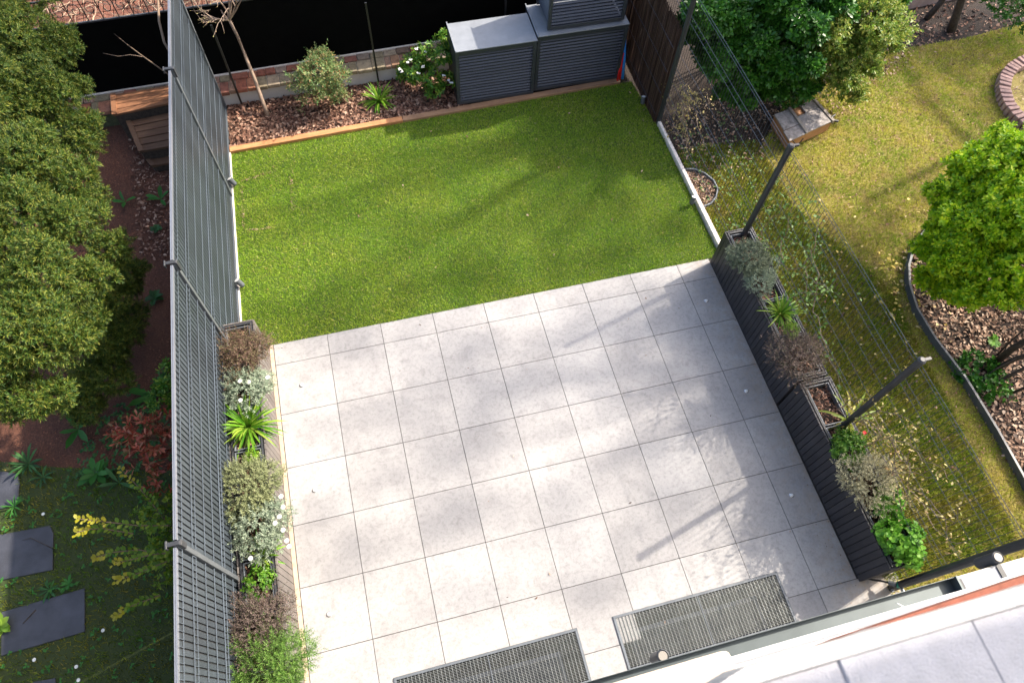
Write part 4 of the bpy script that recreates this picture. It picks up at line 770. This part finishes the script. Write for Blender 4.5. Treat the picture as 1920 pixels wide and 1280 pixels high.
# ------------------------------------------------------------------ left back corner: timber planters, branches
def timber(lab, pts, z0, z1, n, m):
    a, b_, c, d = [Vector(U(*p, z1)) for p in pts]; t = thing('timber_planter', lab, 'planter', tuple(a.lerp(c,.5).xy)+(z0,)); mb = MB()
    for k in range(n):
        f0, f1 = k/n+.012, (k+1)/n-.012; mb.prism([tuple(a.lerp(d,f0).xy), tuple(b_.lerp(c,f0).xy), tuple(b_.lerp(c,f1).xy), tuple(a.lerp(d,f1).xy)], z1-.03, z1+R.uniform(0,.006))
    mb.build('lid_boards', M[m], t, bevel=.003)
    mb = MB(); sh = Vector((0,0,0)); ctr = (a+b_+c+d)/4; P_ = [tuple((ctr+(q-ctr)*.96).xy) for q in (a,b_,c,d)]; mb.prism(P_, z0, z1-.032); mb.build('box_body', M['barkd'], t)  # body coloured dark to stand for the shaded void under the lid
    mb = MB(); u = (b_-a).normalized()*.05; mb.prism([tuple((a-u*.2).xy), tuple((a+u).xy), tuple((d+u).xy), tuple((d-u*.2).xy)], z1+.002, z1+.016); mb.build('end_batten', M[m], t); return t
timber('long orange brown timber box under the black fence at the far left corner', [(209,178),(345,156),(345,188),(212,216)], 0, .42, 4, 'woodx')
timber('darker stepped timber box in front of the long one', [(238,228),(345,205),(345,270),(262,285)], 0, .28, 5, 'woodd')
timber('lowest brown timber step, deepest in the shade', [(268,290),(345,272),(345,300),(285,312)], 0, .12, 2, 'woodd')
def branch(lab, pts, r, m='twig'):
    b = MB(); b.tube([U(*p) for p in pts], r, 6, cap=True); return tag(b.build('bare_branch', M[m], smooth=True), lab, 'branch')
branch('straight thin bare branch slanting in front of the black fence', [(316,140,.9),(268,106,1.0),(240,85,1.05),(212,62,1.1)], [.010,.008,.006,.003])
branch('fine pale curling twig beside the slanting branch', [(268,107,.95),(245,103,.95),(222,106,.95),(193,100,.95)], [.004,.003,.003,.002], 'bark')
branch('thicker knobbly bare branch rising along the grey fence top', [(325,110,1.5),(308,80,1.5),(298,40,1.5),(296,-10,1.5)], [.012,.014,.014,.012])
branch('forked dry twig lying on the slate slab', [(100,1028,.02),(72,1015,.025),(58,1008,.02),(42,1012,.02)], [.004,.003,.003,.002], 'barkd')
branch('straight dark stick lying on the widest slate slab', [(67,1142,.018),(43,1168,.018)], .004, 'barkd')

# ------------------------------------------------------------------ weathered wooden box on the lawn
wb = thing('wooden_box', 'weathered low wooden box with grey felted boards and a hole, on the sunny lawn', 'box', tuple(U(1510,230)))
A, B_, C_, D_ = [Vector(U(u, v, .22)) for u, v in [(1452,214),(1528,186),(1564,225),(1482,262)]]
mb = MB(); mb.prism([tuple((p*.97+(A+C_)/2*.03).xy) for p in (A,B_,C_,D_)], .02, .19); mb.build('box_body', M['woodb'], wb, bevel=.004)
mb = MB(); L = lambda f, g: A.lerp(B_, f).lerp(D_.lerp(C_, f), g)
def quadp(f0, f1, g0, g1, z0, z1):
    mb.prism([tuple(L(f0,g0).xy), tuple(L(f1,g0).xy), tuple(L(f1,g1).xy), tuple(L(f0,g1).xy)], z0, z1)
quadp(.0,.34,.0,.62,.195,.215); quadp(-.02,.34,.64,1.02,.195,.212); quadp(.40,.93,.36,1.01,.20,.222); quadp(.62,.93,.0,.35,.20,.219); mb.build('felt_boards', M['felt'], wb, bevel=.004)
mb = MB(); quadp(.34,.40,-.03,1.03,.20,.235); quadp(.94,1.0,-.04,1.04,.19,.235); mb.build('battens', M['woodg'], wb, bevel=.003)
mb = MB(); quadp(.42,.60,.03,.33,.192,.196); mb.build('hole', M['woodb'], wb)
mb = MB(); p = L(1.0,1.0); mb.tube([(p.x,p.y,.21),(p.x+.06,p.y-.02,.2)], .018, 8); p = L(1.0,.9); mb.tube([(p.x-.02,p.y,.23),(p.x+.05,p.y+.03,.235)], .012, 8); p = L(.05,1.0); mb.tube([(p.x,p.y-.02,.2),(p.x+.09,p.y-.05,.12),(p.x+.16,p.y-.01,.2)], .007, 6); mb.build('latch', M['rubber'], wb)

# ------------------------------------------------------------------ lights
def spike(lab, u, v, lean, z=.10):
    p = U(u, v, z); t = thing('garden_spotlight', lab, 'spotlight', (p.x, p.y, 0), 'spotlights along the lawn edge'); d = Vector(lean).normalized()
    b = MB(); b.tube([(p.x,p.y,-.02),(p.x,p.y,z-.03)], .007, 8); b.box(p.x-.022,p.x+.022,p.y-.008,p.y+.008,z-.05,z-.035); b.build('spike', M['rubber'], t)
    b = MB(); c = Vector((p.x,p.y,z)); b.lathe([(.022,-.06),(.030,-.045),(.032,.03),(.034,.032),(.034,.045),(.030,.045)], c, 16, d); b.build('housing', M['grey'], t, smooth=False)
    b = MB(); b.lathe([(.029,.0455),(.027,.048)], c, 16, d); b.build('lens', M['lens'], t)
spike('small grey spotlight at the upper end of the grey slatted fence foot', 435, 340, (-.5,.35,.9)); spike('small grey spotlight at the fence foot near the left planter', 449, 530, (-.5,.35,.9))
spike('small black spotlight on the kerb by the half round edging', 1299, 375, (.25,.3,1)); spike('small spotlight in the shade below the reed screen', 1206, 187, (.1,.3,1), .08)
for (u, v), l in [((566,722),'top left of the six'),((590,919),'middle left of the six'),((617,1151),'bottom left of the six'),((1324,564),'top right of the six'),((1399,733),'middle right of the six'),((1484,928),'bottom right of the six')]:
    p = U(u, v); t = thing('floor_light', 'round white glass light stud set in the paving, '+l, 'floor light', (p.x, p.y, 0), 'light studs in the terrace')
    b = MB(); b.lathe([(.024,.0015),(.024,.004),(.019,.006)], p, 20); b.build('trim_ring', M['chrome'], t); b = MB(); b.lathe([(.019,.0062),(.018,.012),(.010,.016),(.002,.017)], p, 20); b.build('glass_dome', M['lens'], t, smooth=True)

# ------------------------------------------------------------------ light wells and gratings
for (x0, x1, y0, y1), lab in zip(PITS, ('steel grating over the light well cut by the bottom picture edge', 'steel grating over the light well next to the house wall, under the wall lamp')):
    t = thing('floor_grating', lab, 'grating', (x0, y0, 0), 'gratings over the light wells'); f = .022; b = MB()
    b.box(x0, x1, y1-f, y1, -.04, .012); b.box(x0, x1, y0, y0+f, -.04, .012); b.box(x0, x0+f, y0+f, y1-f, -.04, .0118); b.box(x1-f, x1, y0+f, y1-f, -.04, .0118); b.build('frame', M['steel'], t)
    mx = (x0+x1)/2; b = MB(); b.box(mx-.004, mx+.004, y0+f, y1-f, -.03, .011); b.build('divider', M['steel'], t)
    b = MB(); n = int((x1-x0-2*f)/.033); 
    for k in range(1, n):
        x = x0+f+k*(x1-x0-2*f)/n; b.box(x-.0016, x+.0016, y0+f, y1-f, -.022, .008)
    b.build('bearing_bars', M['galv'], t)
    b = MB(); n = int((y1-y0-2*f)/.0125)
    for k in range(1, n):
        y = y0+f+k*(y1-y0-2*f)/n; b.box(x0+f, x1-f, y-.0012, y+.0012, -.016, .0065)
    b.build('cross_bars', M['galv'], t)
    lwell = thing('light_well', 'dark concrete light well seen through the '+('bottom edge grating' if x0 < 2 else 'grating under the wall lamp'), 'light well', (x0, y0, -.8)); b = MB(); e = .06
    b.box(x0-e, x0, y0-e, y1+e, -.9, -.045); b.box(x1, x1+e, y0-e, y1+e, -.9, -.045); b.box(x0, x1, y1, y1+e, -.9, -.045); b.box(x0, x1, y0-e, y0, -.9, -.045); b.box(x0-e, x1+e, y0-e, y1+e, -.95, -.90); b.build('shaft', M['pit'], lwell)
    b = MB(); i = .17; zt = -.30; w_ = .035
    b.box(x0+i, x1-i, y1-i, y1-i+w_, zt-.04, zt); b.box(x0+i, x0+i+w_, y0+.01, y1-i-.001, zt-.04, zt); b.box(x1-i-w_, x1-i, y0+.01, y1-i-.001, zt-.04, zt); b.build('inner_frame', M['rail'], lwell)
    b = MB(); b.box(x0+i+w_, x1-i-w_, y0+.01, y1-i-.002, zt-.06, zt-.05); b.build('window_pane', M['glass'], lwell)

# ------------------------------------------------------------------ the house at the bottom right
hs_ = thing('house', 'white rendered house wall with grey gutter and red brick course at the bottom right', 'house', (3, -4.6, 0))
b = MB(); b.box(-3, 12, -9, -4.60, -.9, 6.0); b.build('wall', M['whitec'], hs_)
# box gutter, open on top
b = MB(); gx0, gx1, gy0, gy1, gz = -.2, 4.545, -4.54, -4.452, 2.4
b.box(gx0, gx1, gy1-.003, gy1, gz-.07, gz); b.box(gx0, gx1, gy0, gy1-.003, gz-.075, gz-.071); b.box(gx0, gx1, gy0, gy0+.003, gz-.07, gz+.004); b.box(gx1, gx1+.012, gy0-.003, gy1+.003, gz-.078, gz+.008)
b.build('gutter', M['zinc'], hs_)
b = MB(); b.box(gx1+.0125, gx1+.03, gy0-.002, gy1-.02, gz-.06, gz+.005); b.build('gutter_end_cap', M['anth'], hs_)
b = MB(); b.tube([U(1700,1140,2.42), U(1682,1130,2.44)], [.006,.003], 6); b.build('gutter_hook', M['lens'], hs_)
b = MB(); b.box(4.70, 12, -4.60, -4.452, 1.90, 2.0); b.build('wall_coping', M['lgrey'], hs_, bevel=.004)
b = MB(); b.box(4.70, 12, -4.46, -4.448, 1.88, 2.003); b.build('coping_drip', M['white'], hs_)
b = MB(); b.box(-1, 12, -4.5995, -4.531, 3.38, 3.5); b.build('string_course', M['white'], hs_, bevel=.003)
b = MB(); b.box(-1, 12, -4.5995, -4.553, 3.502, 3.58); b.build('upper_band', M['lgrey'], hs_)
b = MB(); b.box(-1, 12, -4.5995, -4.5622, 3.582, 3.9); b.build('upper_band_render', M['white'], hs_)
b = MB(); b.prism([(1.99,-4.5995),(1.99,-4.552),(2.13,-4.542),(2.55,-4.528),(3.2,-4.52),(3.2,-4.5995)], 5.5, 5.6); b.build('brick_course', M['brickred'], hs_)
b = MB(); b.prism([(1.2,-4.60),(1.2,-4.509),(2.225,-4.503),(2.252,-4.508),(2.256,-4.53),(2.256,-4.60)], 4.44, 4.5); b.build('stone_sill', M['sill'], hs_, bevel=.006)
pts = [(1.655,-4.545),(1.68,-4.538)]; x = 1.70
while x < 3.2: pts.append((x, -4.5335+R.normal()*.0006 + .0012*max(0,(2.1-x))*0)); x += .03
b = MB(); b.prism(pts + [(3.2,-4.551),(1.655,-4.551)], 6.12, 6.2); b.build('parapet_render', M['white'], hs_)
b = MB(); x = 1.60; k = 0
for xa, xb in ((1.64,1.798),(1.8,1.96),(1.962,2.133),(2.135,2.3),(2.302,2.5)):
    b.box(xa, xb, -4.95, -4.5515, 6.1, 6.197+.002*(k%2)); k += 1
b.build('parapet_bricks', M['tilegrey'], hs_, bevel=.0015)
b = MB(); b.box(1.645, 3.2, -4.95, -4.552, 6.0, 6.1955); b.build('parapet_core', M['tilegrey'], hs_)
b = MB(); b.box(-3, 12, -4.34, -4.105, 7.6, 7.7); [b.box(x, x+.12, -5.2, -4.34, 7.61, 7.69) for x in (-2.5, 5.5, 11)]; b.build('added_shade_bar', M['whitec'], hs_); b = MB(); b.box(-3, 12, -9, -5.2, 6.001, 7.7); b.build('upper_wall', M['whitec'], hs_)  # bar and its brackets are added out of view to shade the parapet
def wall_lamp(lab, u, v, z):
    p = U(u, v, z); t = thing('wall_lamp', lab, 'wall lamp', (p.x, p.y, z), 'cylinder lamps on the house wall'); b = MB()
    b.lathe([(.034,-.22),(.041,-.218),(.041,-.002),(.037,0),(.034,-.006)], p, 20); b.build('housing', M['anth2'], t)
    b = MB(); b.lathe([(.031,-.004),(.029,.001)], p, 20); b.build('lens', plain('lamp_lens', (.25,.23,.20), .4, var=.05), t)
    b = MB(); b.box(p.x-.018, p.x+.018, p.y-.16, p.y-.034, z-.08, z-.04); b.build('bracket', M['anth'], t)
wall_lamp('grey cylinder wall lamp above the light well grating', 1243, 1229, 2.1); wall_lamp('black cylinder wall lamp beside the end post of the wire fence', 1872, 1044, 2.05)
# hose tap
t = thing('hose_tap', 'black hose with green and chrome tap fitting at the house end of the right planter', 'tap', tuple(U(1670,1098,.1)))
b = MB(); b.tube([U(1617,1081,.02),U(1635,1086,.04),U(1655,1089,.10),U(1668,1092,.13)], .010, 8); b.build('hose', M['rubber'], t, smooth=True)
b = MB(); b.tube([U(1666,1091,.13),U(1680,1096,.16)], [.022,.026], 10); b.build('connector', M['steel'], t); b = MB(); b.tube([U(1681,1096,.165),U(1687,1097,.175)], .027, 10); b.build('green_ring', M['green'], t)
b = MB(); b.tube([U(1688,1098,.18),U(1693,1108,.2),U(1698,1116,.2)], .016, 8); b.tube([U(1676,1106,.16),U(1672,1108,.15)], .016, 8); b.build('brass_tap', M['chrome'], t)

# ------------------------------------------------------------------ tall trees beyond the right garden (they stand outside the view and cast the soft shade)
def shade_tree(name, lab, base, spots, h0, h1, leafL=.13):
    t = thing(name, lab, 'tree', base); b = MB(); pos = []
    ctr = Vector((0,0,0)); cl = []
    for (u, v, rad, dens, *zz) in spots:
        h = R.uniform(h0, h1); g = U(u, v, zz[0] if zz else 0); c = g + SV*h; cl.append(c); ctr += c
        A_ = math.pi*rad*rad; n = int(dens*1.0*A_/(leafL*leafL*.30)); d = R.normal(size=(n,3)); d = unit(d)*(R.uniform(0,1,(n,1))**.6)*rad*1.15*[1,1,.35]
        pos.append(np.array(c)+d)
    ctr /= len(cl); Bs = Vector(base); fork = Bs.lerp(ctr, .78); b.tube([Bs, Bs.lerp(fork,.5)+Vector((.2,.1,0)), fork], [.22,.12,.05], 10)
    for c in cl:
        m_ = fork.lerp(c, .55)+Vector((R.normal()*.4,R.normal()*.4,.4)); b.tube([fork, m_, c], [.045,.03,.015], 6)
        for k in range(4): e = c+Vector((R.normal(),R.normal(),R.normal()*.7))*.5; b.tube([m_.lerp(c,.7), e], [.015,.008], 5)
    b.build('trunk', M['barkd'], t); P_ = np.concatenate(pos); n = len(P_); LL = leafL*R.uniform(.7,1.3,n)
    V, F = leafarr(P_, unit(R.normal(size=(n,3))), unit(R.normal(size=(n,3))+[.5,0,.8]), LL, LL*.6); npmesh('crown', V, F, M['shade'], t); return t
G1 = [(80,60,.5,.6,2.0),(150,180,.45,.7,1.8),(40,180,.45,.6,2.1),(20,30,.5,.6,2.1),(210,330,.3,.6,1.3),(1090,255,.5,1.9),(1180,210,.55,1.9),(1010,215,.35,1.2),(1130,320,.32,1.3),(980,235,.3,.5),(760,450,.25,.35),(870,520,.38,.9),(760,560,.4,.45),(620,600,.45,.8),(500,590,.35,.5),(950,545,.3,.4),(1075,420,.22,.5),(1170,390,.25,.55),(1260,430,.3,1.0),(1290,350,.22,.5),(1160,480,.3,.9),(1060,510,.25,.5),(690,400,.15,.3),(560,400,.15,.3)]
G2 = [(600,655,.25,.5),(690,645,.22,.4),(800,640,.2,.35),(880,655,.36,.9),(960,730,.36,1.0),(1030,640,.33,.6),(1130,600,.33,1.0),(1240,580,.4,1.0),(1330,620,.4,1.0),(1400,740,.4,.7),(1180,660,.25,.5),(1250,690,.2,.4),(780,760,.28,.45),(850,830,.32,.9),(900,780,.28,.5),(790,880,.22,.4),(680,740,.16,.35),(700,870,.16,.35),(850,960,.33,.85),(780,1000,.2,.35),(650,1030,.33,.75),(580,960,.2,.4),(560,820,.14,.3),(1000,1010,.2,.4),(1070,990,.2,.45),(1100,1110,.28,.8),(1010,1100,.2,.35),(1235,850,.26,.85),(1250,930,.16,.6),(1440,880,.4,.7),(1480,1000,.4,.7),(1390,1000,.25,.5),(1540,1080,.35,.6),(820,1130,.16,.3),(1190,990,.14,.4)]
G3 = [(1700,35,.45,1.0),(1800,30,.5,1.0),(1880,60,.5,.9),(1450,430,.45,.9),(1530,460,.45,.9),(1600,440,.4,.8),(1560,540,.4,.7),(1660,410,.35,.7),(1740,350,.3,.6),(1620,120,.4,.9),(1700,90,.45,1.0),(1790,130,.4,.9),(1860,150,.35,.7),(1440,330,.3,.5),(1500,560,.35,.6),(1600,660,.4,.5),(1690,620,.4,.6),(1700,680,.5,.6),(1600,760,.5,.45),(1780,760,.5,.6),(1700,860,.6,.55),(1860,790,.6,.5),(1840,960,.6,.5),(1650,1000,.4,.35),(1760,1010,.4,.4),(1780,100,.55,.75),(1680,120,.4,.6),(1860,80,.5,.7),(1920,120,.4,.6),(1720,60,.5,.6),(1880,620,.35,.35),(1500,620,.4,.5)]
shade_tree('tall_tree', 'tall tree outside the view whose crown shades the small lawn', (17,6,0), G1, 12, 16)
shade_tree('tall_tree', 'tall tree outside the view whose crown shades the terrace', (19,0,0), G2, 15, 21)
shade_tree('tall_tree', 'tall tree outside the view whose crown shades the neighbouring lawn', (19,-3,0), G3, 9, 12)
# leaning limbs that throw the branch shadows on the right lawn
bt = thing('bare_tree', 'leaning bare tree outside the view that throws branch shadows on the right lawn', 'tree', (13.6,1.6,0)); b = MB()
def sh(pts, r, h):
    b.tube([Vector(U(u, v))+SV*hh for (u, v), hh in zip(pts, h)], r, 7)
sh([(1690,115),(1735,190),(1790,240),(1850,290),(1890,330)], [.07,.075,.08,.09,.10], [5,4.8,4.6,4.4,4.2]); sh([(1920,240),(1860,280),(1780,300),(1690,345),(1620,380)], [.10,.09,.07,.06,.05], [4.2,4.4,4.6,4.8,5])
sh([(970,335),(1010,322),(1060,300)], [.015,.02,.03], [7,7,7]); b.tube([(13.6,1.6,0), Vector(U(1890,330))+SV*4.2], [.2,.08], 8); b.build('trunk', M['barkd'], bt)
